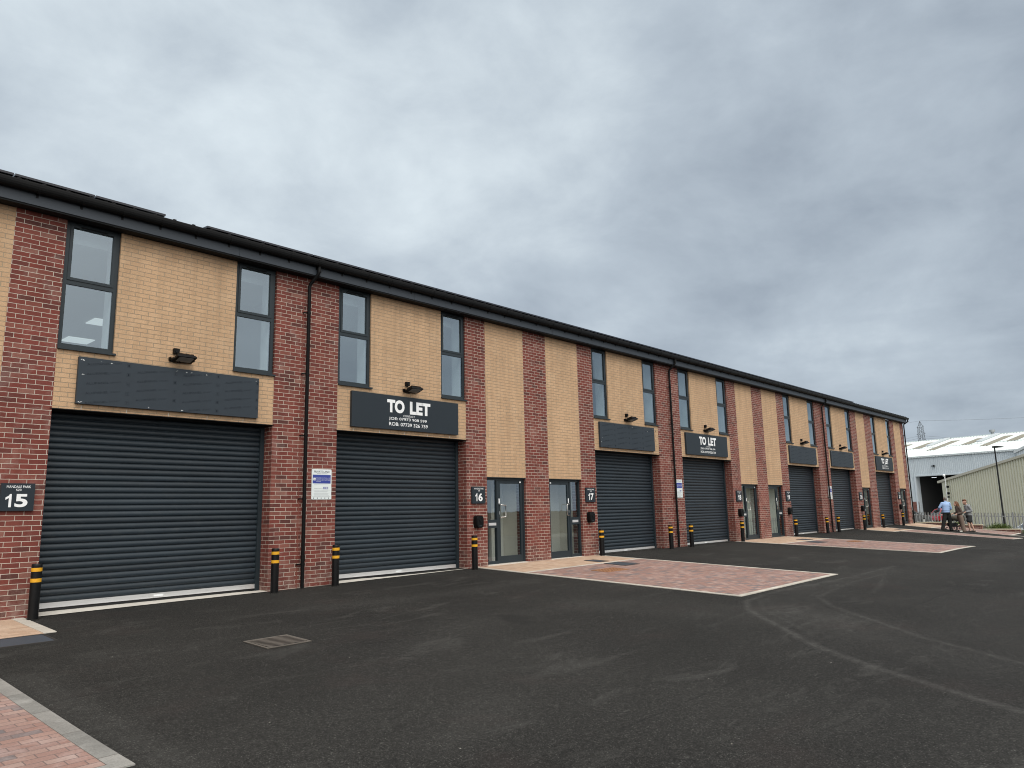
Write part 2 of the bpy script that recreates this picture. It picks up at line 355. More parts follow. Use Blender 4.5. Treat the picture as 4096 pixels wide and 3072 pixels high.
wr = math_(t, 'MULTIPLY', at.outputs['Fac'], rampf(t, noise(t, wcoords(t, (1, 1, 1)), 9, 5, .8), [(.34, .12), (.68, 1.0)]))
c = mixc(t, math_(t, 'MULTIPLY', wr, .33, clamp=True), c, (.15, .147, .138))
v2 = N(t, 'ShaderNodeTexVoronoi'); v2.inputs['Scale'].default_value = 2.6; t.links.new(wc, v2.inputs['Vector'])
v2r = N(t, 'ShaderNodeRGBToBW'); t.links.new(v2.outputs['Color'], v2r.inputs[0])
thr = math_(t, 'MULTIPLY', math_(t, 'GREATER_THAN', v2r.outputs[0], .62), .020)
sp = math_(t, 'LESS_THAN', v2.outputs['Distance'], thr); c = mixc(t, math_(t, 'MULTIPLY', sp, .8), c, (.42, .40, .36))
sx_ = N(t, 'ShaderNodeSeparateXYZ'); t.links.new(wc, sx_.inputs[0])
yw = math_(t, 'ADD', sx_.outputs[1], math_(t, 'MULTIPLY', noise(t, wc, .8, 3), .12))
for y0_ in (-4.95, -9.15):
    ln = math_(t, 'LESS_THAN', math_(t, 'ABSOLUTE', math_(t, 'SUBTRACT', yw, y0_)), .012)
    c = mixc(t, math_(t, 'MULTIPLY', ln, rampf(t, noise(t, wc, 2.2, 3), [(.42, 0.0), (.6, .55)])), c, (.008, .008, .008))
c = mixc(t, rampf(t, noise(t, wc, 1.15, 3, .4, 0, (77, 3, 0)), [(.70, 0.0), (.76, .5)]), c, (.010, .010, .0095))
t.links.new(c, b.inputs['Base Color']); b.inputs['Roughness'].default_value = .95; b.inputs['Specular IOR Level'].default_value = .2
bump(t, b, bwv.outputs[0], .7, .006); M['asphalt'] = mt

# ------------------------------------------------------------------ ground
def interp(x, xs, ys): return float(np.interp(x, xs, ys))
def g(x, y):
    z0 = interp(x, [-16, -11, -7.2, -2, 3, 16, 26, 33, 36], [-.14, -.115, -.09, -.03, 0, .01, .02, .06, .06])
    s = interp(x, [-16, 14, 22, 28.4, 33, 36], [.042, .042, .058, .087, .115, .112])
    yy = y if y > -6 else -6-2.5*(1-math.exp((y+6)/2.5))
    return z0+s*yy
def grid(name, xs, ys, mat, dz=0, attr=None, skirt=None):
    mb = MB(); nx, ny = len(xs), len(ys)
    vs = [(x, y, g(x, y)+dz) for y in ys for x in xs]
    fs = [(j*nx+i, j*nx+i+1, (j+1)*nx+i+1, (j+1)*nx+i) for j in range(ny-1) for i in range(nx-1)]
    mb.shared(vs, fs, 0, True, [(p[0], p[1]) for p in vs])
    if skirt:
        rim = [(x, ys[0]) for x in xs]+[(xs[-1], y) for y in ys[1:]]+[(x, ys[-1]) for x in xs[::-1][1:]]+[(xs[0], y) for y in ys[::-1][1:]]
        for a, c in zip(rim, rim[1:]):
            za, zc = g(*a)+dz, g(*c)+dz
            mb.face([(a[0], a[1], za-skirt), (c[0], c[1], zc-skirt), (c[0], c[1], zc), (a[0], a[1], za)])
    return mb.build(name, mat)
def fr(a, b, s):
    n = max(1, round(abs(b-a)/s)); return [a+(b-a)*i/n for i in range(n+1)]
xs = fr(-60, -16, 4)[:-1]+fr(-16, -8, .14)[:-1]+fr(-8, 6, .075)[:-1]+fr(6, 10, .14)[:-1]+fr(10, 35.5, .5)
ys = fr(-60, -14, 4)[:-1]+fr(-14, -13, .14)[:-1]+fr(-13, -6.5, .075)[:-1]+fr(-6.5, 0, .14)[:-1]+[0.0, .34]
car = grid('car_park', xs, ys, M['asphalt'], skirt=2.0); tag(car, kind='structure')
_o = [(5.9, -6.9), (2.6, -7.0), (-.6, -6.75), (-2.3, -6.9), (-3.15, -7.35), (-3.9, -8.0), (-4.6, -8.6), (-5.2, -9.1), (-5.9, -9.9), (-6.7, -11), (-8, -13)]
_i = [(3.5, -7.3), (1.2, -7.35), (-1.0, -7.6), (-2.0, -8.2), (-2.6, -8.75), (-3.2, -9.3), (-4.0, -10), (-5.0, -11.2), (-5.6, -12.4)]
arcs = [(_o, .055, 1.0), ([(x+.22, y-.13) for x, y in _o[1:7]], .04, .55), ([(x+.40, y-.2) for x, y in _o[1:6]], .05, .4), (_i, .05, .75), ([(x-.2, y+.1) for x, y in _i[1:6]], .04, .4), ([(5.5, -6.85), (1.5, -7.9), (.2, -8.15)], .045, .6),
        ([(4.5, -7.1), (1.5, -7.1), (-1.2, -7.15), (-2.4, -7.7), (-3.3, -8.5), (-4.3, -9.5), (-5.4, -10.9)], .5, .26),
        ([(-8, -2.2), (-5, -2.6), (-2.6, -2.4)], .30, .28), ([(-8.6, -5.6), (-6.8, -4.9), (-5.0, -5.0), (-3.8, -5.4)], .35, .2), ([(6, -9), (9, -8.3), (13, -8.2)], .45, .25),
        ([(-10.5, -8.4), (-9.4, -7.9)], .25, .25), ([(-12.0, -3.8), (-12.0, -7.6), (-12.0, -9)], .16, .5)]
pts = np.array([v.co[:2] for v in car.data.vertices]); wear = np.zeros(len(pts))
for pl, wd, amp in arcs:
    dmin = np.full(len(pts), 9.0)
    for a, c in zip(pl, pl[1:]):
        a = np.array(a); c = np.array(c); ab = c-a; tt = np.clip(((pts-a)@ab)/(ab@ab), 0, 1)
        dmin = np.minimum(dmin, np.linalg.norm(pts-(a+tt[:, None]*ab), axis=1))
    wear = np.maximum(wear, amp*np.exp(-(dmin/wd)**2))
car.data.attributes.new('wear', 'FLOAT', 'POINT').data.foreach_set('value', wear.astype(np.float32))
mb = MB(); mb.face([(-700, -700, -2.0), (900, -700, -2.0), (900, 900, -2.0), (-700, 900, -2.0)])
tag(mb.build('ground', M['soil']), kind='structure')
M['yardc'] = simple('yard_concrete', (.20, .20, .19), .85, var=.2, scale=.8)
mb = MB(); mb.box(35.52, 130, -40, 60, -1.9, -.75); tag(mb.build('yard', M['yardc']), kind='structure')

def strip(mb, x0, x1, y0, y1, dz, mi=0, sx=.5, sy=.25):
    X_, Y_ = fr(x0, x1, sx), fr(y0, y1, sy)
    for i in range(len(X_)-1):
        for j in range(len(Y_)-1):
            q = [(X_[i], Y_[j]), (X_[i+1], Y_[j]), (X_[i+1], Y_[j+1]), (X_[i], Y_[j+1])]
            mb.face([(x, y, g(x, y)+dz) for x, y in q], mi, q)
            for k, on in enumerate((j == 0, i == len(X_)-2, j == len(Y_)-2, i == 0)):
                if on:
                    (xa, ya), (xb, yb) = q[k], q[(k+1) % 4]
                    mb.face([(xa, ya, g(xa, ya)-.03), (xb, yb, g(xb, yb)-.03), (xb, yb, g(xb, yb)+dz), (xa, ya, g(xa, ya)+dz)], mi)
def paving(name, mat, x0, x1, y0, y1, label):
    mb = MB(); strip(mb, x0, x1, y0, y1, .006); return tag(mb.build(name, mat), kind='structure')
E_W = .11
def bay(px0, px1, bx0, bx1, ym, yf, first=False):
    paving('buff_paving', M['pave_buff'], px0+E_W, px1-E_W, ym, .10, '')
    paving('red_paving', M['pave_red'], bx0+E_W, bx1-E_W, yf+E_W, ym-E_W, '')
    mb = MB()
    strip(mb, px0, px1, ym-E_W, ym, .011); strip(mb, px0, px0+E_W, ym, -.0, .011); strip(mb, px1-E_W, px1, ym, -.0, .011)
    strip(mb, bx0, bx0+E_W, yf, ym-E_W, .011); strip(mb, bx1-E_W, bx1, yf, ym-E_W, .011); strip(mb, bx0+E_W, bx1-E_W, yf, yf+E_W, .011)
    tag(mb.build('kerb_edging', M['edging']), kind='structure')
bay(-1.85, 2.9, -1.85, 2.9, -1.42, -6.6)
bay(11.45, 16.15, 11.45, 16.15, -1.62, -6.68)
bay(24.95, 28.35, 25.9, 28.35, -1.5, -6.25)
bay(31.75, 35.3, 31.9, 35.3, -1.5, -5.15)
# near left bay and pad
paving('buff_paving', M['pave_buff'], -16, -11.18, -1.48, .10, '')
mb = MB(); strip(mb, -11.18, -11.03, -1.48, 0, .011); tag(mb.build('kerb_edging', M['edging']), kind='structure')
paving('red_paving', M['pave_red'], -17.2, -12.33, -7.02, -2.6, '')
mb = MB(); strip(mb, -12.33, -12.19, -7.14, -2.4, .011); strip(mb, -17.2, -12.33, -7.14, -7.02, .011); tag(mb.build('kerb_edging', M['kerb_grey']), kind='structure')
mb = MB()
for y in (-6.0, -6.5): pass
strip(mb, 31.9, 32.02, -9.5, -5.15, .011); strip(mb, 32.3, 32.42, -9.5, -5.15, .011); tag(mb.build('kerb_edging', M['edging']), kind='structure')

def cover(name, mat, x0, x1, y0, y1, label, bars=None, dz=.022, rim=None):
    xc, yc = (x0+x1)/2, (y0+y1)/2
    e = empty(name, (xc, yc, g(xc, yc)), label=label, cat='manhole cover' if 'gully' not in name else 'drain')
    mb = MB()
    def q(a, b, c, d, h, mi=0):   # small slab following the slope
        P = [(a, c), (b, c), (b, d), (a, d)]
        top = [(x-xc, y-yc, g(x, y)-g(xc, yc)+h) for x, y in P]; bot = [(x, y, z-.05) for x, y, z in top]
        mb.face(top, mi)
        for i in range(4): mb.face([bot[i], bot[(i+1) % 4], top[(i+1) % 4], top[i]], mi)
    return e, mb, q, xc, yc
def slab(name, mat, x0, x1, y0, y1, label, group=None, tread=False):
    e, mb, q, xc, yc = cover(name, mat, x0, x1, y0, y1, label)
    if group: e['group'] = group
    q(x0+.03, x1-.03, y0+.03, y1-.03, .012); mb.build('cover_plate', mat, e)
    mb.__init__(); f = .03
    q(x0, x1, y0, y0+f, .015); q(x0, x1, y1-f, y1, .015); q(x0, x0+f, y0+f, y1-f, .015); q(x1-f, x1, y0+f, y1-f, .015)
    mb.build('rim', mat if mat is not M['cover'] else M['iron'], e)
    if tread:
        mb.__init__(); n = 7
        for i in range(n):
            for j in range(4):
                a = x0+.05+(x1-x0-.1)*(i+.2)/n; c = y0+.05+(y1-y0-.1)*(j+.2)/4
                q(a, a+(x1-x0-.1)*.55/n, c, c+(y1-y0-.1)*.55/4, .018)
        mb.build('tread_studs', mat, e)
slab('manhole_cover', M['cover'], 1.30, 1.70, -1.30, -.78, 'small dark cover set in buff paving, near the number 17 door')
slab('manhole_cover', M['cover'], 1.06, 1.66, -2.25, -1.58, 'larger dark cover in the red paving bay nearest the number 17 plaque')
slab('rusty_manhole_cover', M['rust'], -.42, .45, -2.76, -2.28, 'rusty orange iron cover in the nearest red paved bay', tread=True)
slab('manhole_cover', M['cover'], 14.3, 14.95, -1.5, -1.08, 'small dark cover in buff paving before the number 19 door')
slab('manhole_cover', M['cover'], 13.1, 13.9, -2.45, -1.85, 'dark cover in the second red bay, behind the middle of the yard')
slab('rusty_manhole_cover', M['rust'], 14.75, 15.65, -3.18, -2.78, 'rusty iron cover in the farther red paved bay', tread=True)
slab('manhole_cover', M['cover'], 27.2, 28.1, -1.2, -.95, 'dark cover in the far buff paving by the number 20 door')
slab('drain_cover', M['cover'], -16, -11.2, -2.15, -1.56, 'long dark slate cover beside the buff paving at the left edge')
# gully grate
e, mb, q, xc, yc = cover('gully_grate', M['iron'], -9.66, -9.06, -4.4, -3.82, 'square iron gully grate with slanting bars sunk in the asphalt')
q(-9.66, -9.06, -4.4, -3.82, .004); mb.build('pit', M['iron'], e); mb.__init__()
for a in ((-9.66, -9.06, -4.4, -4.37), (-9.66, -9.06, -3.85, -3.82), (-9.66, -9.63, -4.37, -3.85), (-9.09, -9.06, -4.37, -3.85)): q(*a, .012)
mb.build('rim', M['ironlight'], e); mb.__init__()
for k in range(-4, 9):
    # slanting bars clipped to the square
    c0 = k*.09
    pa = []
    for tt in [i/60 for i in range(61)]:
        x = tt*.52; y = c0+(.52-x)*.6-.1
        if 0 <= y <= .5: pa.append((x, y))
    if len(pa) > 3:
        (xa, ya), (xb, yb) = pa[0], pa[-1]
        d = Vector((xb-xa, yb-ya, 0)).normalized(); n = Vector((-d.y, d.x, 0))*.021
        P = [Vector((xa, ya, 0))-n, Vector((xb, yb, 0))-n, Vector((xb, yb, 0))+n, Vector((xa, ya, 0))+n]
        P = [(p.x-9.62, p.y-4.36) for p in P]
        mb.face([(x-xc, y-yc, g(x, y)-g(xc, yc)+.013) for x, y in P])
mb.build('bars', M['ironlight'], e)

# ------------------------------------------------------------------ lettering
def text_mesh(s, bold=0.0):
    cu = bpy.data.curves.new('t', 'FONT'); cu.body = s; cu.size = 1; cu.offset = bold; cu.resolution_u = 5; cu.fill_mode = 'FRONT'
    o = bpy.data.objects.new('t', cu); COL.objects.link(o); bpy.context.view_layer.update()
    dg = bpy.context.evaluated_depsgraph_get(); me = bpy.data.meshes.new_from_object(o.evaluated_get(dg))
    V = [tuple(v.co[:2]) for v in me.vertices]; F = [tuple(p.vertices) for p in me.polygons]
    bpy.data.objects.remove(o); bpy.data.curves.remove(cu); bpy.data.meshes.remove(me)
    return V, F
def put_text(mb, s, x0, x1, z0, z1, y, bold=0.0, mi=0, rot=0.0, shear=0):
    V, F = text_mesh(s, bold)
    if not F: return
    a = np.array(V); lo = a.min(0); hi = a.max(0); q = (a-lo)/(hi-lo)
    if any(ch in s for ch in 'gpqyQ,') and False: pass
    P = np.c_[x0+q[:, 0]*(x1-x0), z0+q[:, 1]*(z1-z0)]
    if rot:
        c = np.array([(x0+x1)/2, (z0+z1)/2]); ca, sa = math.cos(rot), math.sin(rot); d = P-c
        P = c+np.c_[d[:, 0]*ca-d[:, 1]*sa, d[:, 0]*sa+d[:, 1]*ca]
    mb.shared([(p[0], y, p[1]) for p in P], F, mi, False)

# ------------------------------------------------------------------ the brick building
B = empty('brick_building', (0, 0, 0), label='long two-storey terrace of red and buff brick industrial units with roller shutters', cat='building')
TOP = 6.0; SILL = 3.93; LINT = 2.97; DH = 2.1; DEP = .33
XE = 34.442; XW = -20.0
units = [  # number, x0, x1 opening, windows
    (15, -10.892, -7.19, (-10.885, -10.07), (-8.022, -7.207)),
    (16, -5.76, -2.117, (-5.745, -4.926), (-2.907, -2.117)),
    (17, 3.045, 6.55, (3.03, 3.824), (5.77, 6.545)),
    (18, 8.0, 11.575, (7.99, 8.787), (10.767, 11.56)),
    (19, 16.80, 20.29, (16.776, 17.535), (19.507, 20.288)),
    (20, 21.71, 25.148, (21.702, 22.457), (24.421, 25.151)),
    (21, 28.38, 31.765, (28.349, 29.118), (31.06, 31.758))]
doors = [(15, -13.02, -11.593, -.13), (16, -1.433, 0.0, 0), (17, .928, 2.348, 0), (18, 12.287, 13.713, 0), (19, 14.653, 16.071, 0), (20, 25.974, 27.278, 0), (21, 32.468, 33.748, .05)]
piers = [(-14.0, -13.02), (-11.593, -10.892), (-7.19, -5.76), (-2.117, -1.433), (0.0, .928), (2.348, 3.045), (6.55, 8.0), (11.575, 12.287), (13.713, 14.653), (16.071, 16.80),
         (20.29, 21.71), (25.148, 25.974), (27.278, 28.38), (31.765, 32.468), (33.748, XE)]
for a, c in piers:
    mb = MB(); mb.box(a, c, 0, .345 if a > -14 else .345, -.7, TOP)
    if abs(a) < .01 or a == 13.713 or a == 27.278 or a == XW: pass
    mb.build('brick_pier', M['red'], B)
mb = MB(); mb.box(-20, -14.0, 0, .345, -.7, TOP); mb.build('brick_panel', M['buff'], B)
for n, a, c, z in doors:
    mb = MB(); mb.box(a, c, .003, .2, DH, TOP); mb.build('brick_panel', M['buff'], B)
    mb = MB(); mb.box(a-.04, c+.04, .004, .02, DH-.012, DH-.001); mb.box(a, c, .03, .2, DH-.012, DH-.001); mb.build('lintel', M['frame'], B)
for n, a, c, wa, wb in units:
    wa = (max(wa[0], a), wa[1]); wb = (wb[0], min(wb[1], c))
    mb = MB()
    mb.box(a, c, .003, .11, LINT, SILL)                    # band over the shutter
    mb.box(wa[1], wb[0], .003, .11, SILL, TOP)             # between the windows
    mb.build('brick_panel', M['buff'], B)
    mb = MB(); mb.box(a-.03, c+.03, -.006, .11, LINT-.014, LINT-.002); mb.box(a, c, .11, .345, LINT-.02, LINT+.02); mb.build('lintel', M['soffit'], B)
    # weep vents in the lowest course
    mb = MB()
    x = a+.4
    while x < c-.2: mb.box(x, x+.01, -.001, .01, LINT+.003, LINT+.062); x += .675
    mb.build('weep_vent', M['concrete'], B)

# shutters
def shutter_mesh(wd, z0, z1):
    mb = MB(); p = .097; prof = []
    z = z0
    while z < z1:
        for k, (yy, f) in enumerate([(.014, 0), (-.002, .05), (-.013, .22), (-.0175, .45), (-.014, .72), (-.002, .93)]):
            prof.append((yy, z+f*p))
        z += p
    prof.append((.012, z))
    vs = [(x, y, zz) for y, zz in prof for x in (0, wd)]
    fs = [(2*i, 2*i+1, 2*i+3, 2*i+2) for i in range(len(prof)-1)]
    mb.shared(vs, fs, 0, True); return mb
for n, a, c, wa, wb in units:
    wd = c-a; zt = interp((a+c)/2, [-9, -4, 35], [.0, .03, .05])
    s = shutter_mesh(wd-.16, zt+.04, LINT+.05).build('roller_shutter', M['shutter'], B, (a+.08, DEP, 0))
    mb = MB(); mb.box(0, wd-.16, -.02, .02, zt-.035, zt+.042); mb.box(0, wd-.16, -.032, -.019, zt-.035, zt-.025); mb.build('bottom_rail', M['alu'], s)
    mb = MB(); mb.box(0, wd-.16, -.012, .012, zt-.075, zt-.035); mb.build('rubber_seal', M['rubber'], s)
    mb = MB(); mb.box(wd/2-.12, wd/2+.04, -.0225, -.0205, zt-.012, zt+.016); mb.build('rail_label', M['white'], s)
    for q0 in (a+.001, c-.081):
        mb = MB(); mb.box(q0, q0+.08, DEP-.05, DEP+.03, -.2, LINT-.021); mb.build('shutter_guide', M['frame'], B, bevel=.004)
    mb = MB()
    for xx in fr(a, c, .4)[:-1]:
        x2 = min(xx+(c-a)/len(fr(a, c, .4)[:-1]), c)
        mb.face([(xx, -.03, g(xx, 0)+.008), (x2, -.03, g(x2, 0)+.008), (x2, .5, zt-.075), (xx, .5, zt-.075)])
    mb.build('threshold', M['concrete'], B)
    # dark void behind the shutter head
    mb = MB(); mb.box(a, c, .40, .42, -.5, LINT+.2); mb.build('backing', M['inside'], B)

# windows
def window(wd, parent, x, cap=False):
    z0, z1 = SILL, TOP; y0 = .045
    mb = MB(); o = .062; sb = .045
    tz = 5.0
    mb.box(0, o, y0, y0+.07, z0, z1); mb.box(wd-o, wd, y0, y0+.07, z0, z1)
    mb.box(o, wd-o, y0, y0+.07, z0, z0+.07); mb.box(o, wd-o, y0, y0+.07, z1-.04, z1); mb.box(o, wd-o, y0, y0+.07, tz-.035, tz+.035)
    fr_ = mb.build('window', M['frame'], parent, (x, 0, 0), bevel=.004)
    mb = MB(); a, c, d, e = o+.0, wd-o, tz+.036, z1-.041
    mb.box(a, a+sb, y0-.012, y0+.03, d, e); mb.box(c-sb, c, y0-.012, y0+.03, d, e); mb.box(a+sb, c-sb, y0-.012, y0+.03, d, d+sb); mb.box(a+sb, c-sb, y0-.012, y0+.03, e-sb, e)
    mb.build('sash', M['frame'], fr_, bevel=.004)
    mb = MB(); mb.box(a+sb, c-sb, y0+.02, y0+.026, d+sb, e-sb); mb.build('pane', M['glass'], fr_)
    mb = MB(); mb.box(o, wd-o, y0+.022, y0+.028, z0+.07, tz-.035); mb.build('pane', M['glass'], fr_)
    mb = MB(); mb.box(-.005, wd+.025, -.04, y0+.01, z0-.035, z0-.0035); mb.build('sill', M['frame'], fr_, bevel=.004)
    mb = MB(); mb.box(wd*.25, wd*.75, y0-.024, y0-.0125, e-.034, e-.014); mb.build('trickle_vent', M['blackpl'], fr_, bevel=.003)
    return fr_
for n, a, c, wa, wb in units:
    for q0 in (wa, wb): window(min(q0[1], c)-max(q0[0], a), B, max(q0[0], a))
    # upstairs room behind the two windows: floor, ceiling, walls and plastered reveals
    a0, c0 = a-.6, c+.6; y1, y2 = .42, 9.5; zf, zc = 3.2, 5.78
    wa_ = (max(wa[0], a), wa[1]); wb_ = (wb[0], min(wb[1], c))
    mb = MB(); P = lambda *p: mb.face(p)
    P((a0, y1, zf), (c0, y1, zf), (c0, y2, zf), (a0, y2, zf))
    P((a0, y1, zc), (a0, y2, zc), (c0, y2, zc), (c0, y1, zc))
    P((a0, y2, zf), (c0, y2, zf), (c0, y2, zc), (a0, y2, zc))
    P((a0, y1, zf), (a0, y2, zf), (a0, y2, zc), (a0, y1, zc)); P((c0, y1, zf), (c0, y1, zc), (c0, y2, zc), (c0, y2, zf))
    for s0, s1 in ((a0, wa_[0]+.06), (wa_[1]-.06, wb_[0]+.06), (wb_[1]-.06, c0)): P((s0, y1, zf), (s0, y1, zc), (s1, y1, zc), (s1, y1, zf))
    for s0, s1 in (wa_, wb_):
        s0 += .06; s1 -= .06; P((s0, y1, zf), (s0, y1, SILL), (s1, y1, SILL), (s1, y1, zf))
        yb = .116
        P((s0, yb, SILL+.02), (s0, y1, SILL+.02), (s0, y1, TOP-.01), (s0, yb, TOP-.01)); P((s1, yb, SILL+.02), (s1, yb, TOP-.01), (s1, y1, TOP-.01), (s1, y1, SILL+.02))
        P((s0, yb, SILL+.02), (s1, yb, SILL+.02), (s1, y1, SILL+.02), (s0, y1, SILL+.02)); P((s0, yb, TOP-.01), (s0, y1, TOP-.01), (s1, y1, TOP-.01), (s1, yb, TOP-.01))
        P((s0, y1, zc), (s1, y1, zc), (s1, y1, TOP-.01), (s0, y1, TOP-.01))
    mb.build('interior_room', M['plaster'], B)
    for cx, cy in (((-8.45, 5.45), (-8.3, 7.7)) if n == 15 else ((a+1.2, 3.4), (c-1.2, 3.4))):
        mb = MB(); mb.box(cx-.3, cx+.3, cy-.3, cy+.3, zc-.02, zc-.004)
        mb.build('ceiling_light', M['ceil_lamp'] if n == 15 else M['plaster'], B)

# entrance doors
def door(n, a, c, zb):
    wd = c-a; y0 = .075; mir = n in (17, 19)
    zb0 = zb+.01
    def bx(mb, x0, x1, *r):
        if mir: x0, x1 = wd-x1, wd-x0
        mb.box(x0, x1, *r)
    mb = MB(); o = .055; sx = .47       # frame with a side light at the left (mirrored at right)
    bx(mb, 0, o, y0, y0+.09, zb0, DH-.013); bx(mb, wd-o, wd, y0, y0+.09, zb0, DH-.013)
    bx(mb, o, wd-o, y0, y0+.09, DH-.07, DH-.013); bx(mb, sx-.06, sx, y0, y0+.09, zb0, DH-.07)
    bx(mb, o, sx-.06, y0, y0+.09, zb0, zb0+.07); bx(mb, o, sx-.06, y0, y0+.09, .87, 1.07)
    f = mb.build('entrance_door', M['frame'], B, (a, 0, 0), bevel=.004)
    mb = MB(); l0, l1 = sx+.004, wd-o-.004; s = .075; yl = y0+.012; lz0, lz1 = zb0+.012, DH-.074
    bx(mb, l0, l0+s, yl, yl+.05, lz0, lz1); bx(mb, l1-s, l1, yl, yl+.05, lz0, lz1)
    bx(mb, l0+s, l1-s, yl, yl+.05, lz0, lz0+.16); bx(mb, l0+s, l1-s, yl, yl+.05, lz1-.075, lz1)
    mb.build('door_leaf', M['frame'], f, bevel=.004)
    mb = MB(); bx(mb, l0+s, l1-s, yl+.02, yl+.028, lz0+.16, lz1-.075); mb.build('pane', M['doorglass'], f)
    mb = MB(); bx(mb, o, sx-.06, y0+.035, y0+.042, 1.07, DH-.07); mb.build('pane', M['doorglass'], f)
    mb = MB(); bx(mb, o, sx-.06, y0+.035, y0+.042, zb0+.07, .87); mb.build('pane', M['doorglass'], f)
    mb = MB(); bx(mb, .115, .375, y0-.006, y0-.0005, .93, .995); mb.build('letter_plate', M['alu'], f, bevel=.003)
    hx = l0+.04; X_ = (lambda x: wd-x) if mir else (lambda x: x)
    mb = MB(); hp = [(X_(hx), yl, 1.43), (X_(hx), yl-.055, 1.43), (X_(hx+.02), yl-.07, 1.425), (X_(hx+.14), yl-.075, 1.42), (X_(hx+.155), yl-.075, 1.40), (X_(hx+.155), yl-.075, 1.15), (X_(hx+.14), yl-.075, 1.13), (X_(hx+.02), yl-.07, 1.125), (X_(hx), yl-.055, 1.12), (X_(hx), yl, 1.12)]
    mb.tube(hp, .012, 8); mb.build('handle', M['steel'], f)
    mb = MB(); bx(mb, l0+.015, l0+.055, yl-.004, yl-.0005, 1.46, 1.58); bx(mb, wd-o-.12, wd-o-.06, y0-.002, y0-.0005, DH-.125, DH-.09); mb.build('sticker', M['white'], f)
    mb = MB(); bx(mb, l0+.02, l0+.05, yl-.012, yl-.0005, 1.19, 1.27); mb.build('lock', M['steel'], f)
    mb = MB(); mb.box(a, c, -.015, .22, zb-.3, zb+.008); mb.build('door_sill', M['concrete'], B)
    # lobby behind
    mb = MB(); y1, y2 = .17, 2.3; a0, c0 = a-.02, c+.02; zt = 2.35
    P = lambda *p, mi=0: mb.face(p, mi)
    P((a0, y1, zb), (c0, y1, zb), (c0, y2, zb), (a0, y2, zb), mi=1); P((a0, y1, zt), (a0, y2, zt), (c0, y2, zt), (c0, y1, zt))
    P((a0, y2, zb), (c0, y2, zb), (c0, y2, zt), (a0, y2, zt)); P((a0, y1, zb), (a0, y2, zb), (a0, y2, zt), (a0, y1, zt)); P((c0, y1, zb), (c0, y1, zt), (c0, y2, zt), (c0, y2, zb))
    P((a0, y1, DH-.02), (c0, y1, DH-.02), (c0, y1, zt), (a0, y1, zt))
    mb.build('interior_room', [M['plaster_grey'], M['darkfloor']], B)
    mb = MB(); mb.box(a+wd*.70, c0-.002, .85, .95, zb+.002, zt-.002); mb.build('added_pale_panel', M['plaster'], B)  # pale panel added in the lobby to lighten the right of the glass
    if n == 17:
        mb = MB(); mb.box(a0+.2, a0+.95, y2-.06, y2-.01, zb+.002, 1.98); mb.build('inner_door', M['wood'], B)
for d in doors: door(*d)

# shell behind, roof, soffit, fascia, gutter
mb = MB(); mb.box(XW, XE-.0, 12.0, 12.3, -.7, TOP); mb.box(XE-.25, XE-.002, .346, 12.0, -.7, TOP); mb.box(XW, XW+.25, .346, 12, -.7, TOP); mb.build('rear_wall', M['red'], B)
mb = MB(); mb.box(XW, XE, .346, 12, TOP-.02, TOP+.1); mb.build('ceiling_slab', M['soffit'], B)
mb = MB(); mb.box(XW-.05, XE+.04, -.212, -.001, 5.995, 6.03); mb.build('soffit', M['soffit'], B)  # near-black front lip left below the fascia to thicken the eaves shadow
jx = [XW-.05, -15.2, -8.1, -3.9, 1.0, 7.0, 12.5, 18.0, 22.3, 27.0, 31.5, XE+.04]
for a, c in zip(jx, jx[1:]):
    mb = MB(); mb.box(a+.0025, c-.0025, -.226, -.2125, 6.022, 6.33); mb.build('fascia_board', M['fascia'], B)
rp = math.tan(R(5))
mb = MB(); prof = [(-.26, 6.365), (6.1, 6.365+6.36*rp), (12.4, 6.365+.0), (12.4, 6.30), (6.1, 6.29+6.36*rp), (-.26, 6.30)]
mb.prism(prof, XW-.1, XE+.06)
mb.build('roof', M['roof'], B)
mb = MB()
x = XW
while x < XE: mb.box(x, x+.04, -.262, 6.0, 6.366, 6.40, M=Matrix.Rotation(0, 4, 'X')); x += .333
rb = mb
mb = MB(); x = XW
while x < XE:     # raised seams following the slope
    mb.prism([(-.262, 6.366), (6.0, 6.366+6.26*rp), (6.0, 6.381+6.26*rp), (-.262, 6.381)], x, x+.05); x += .333
mb.build('roof_seam', M['roof'], B)
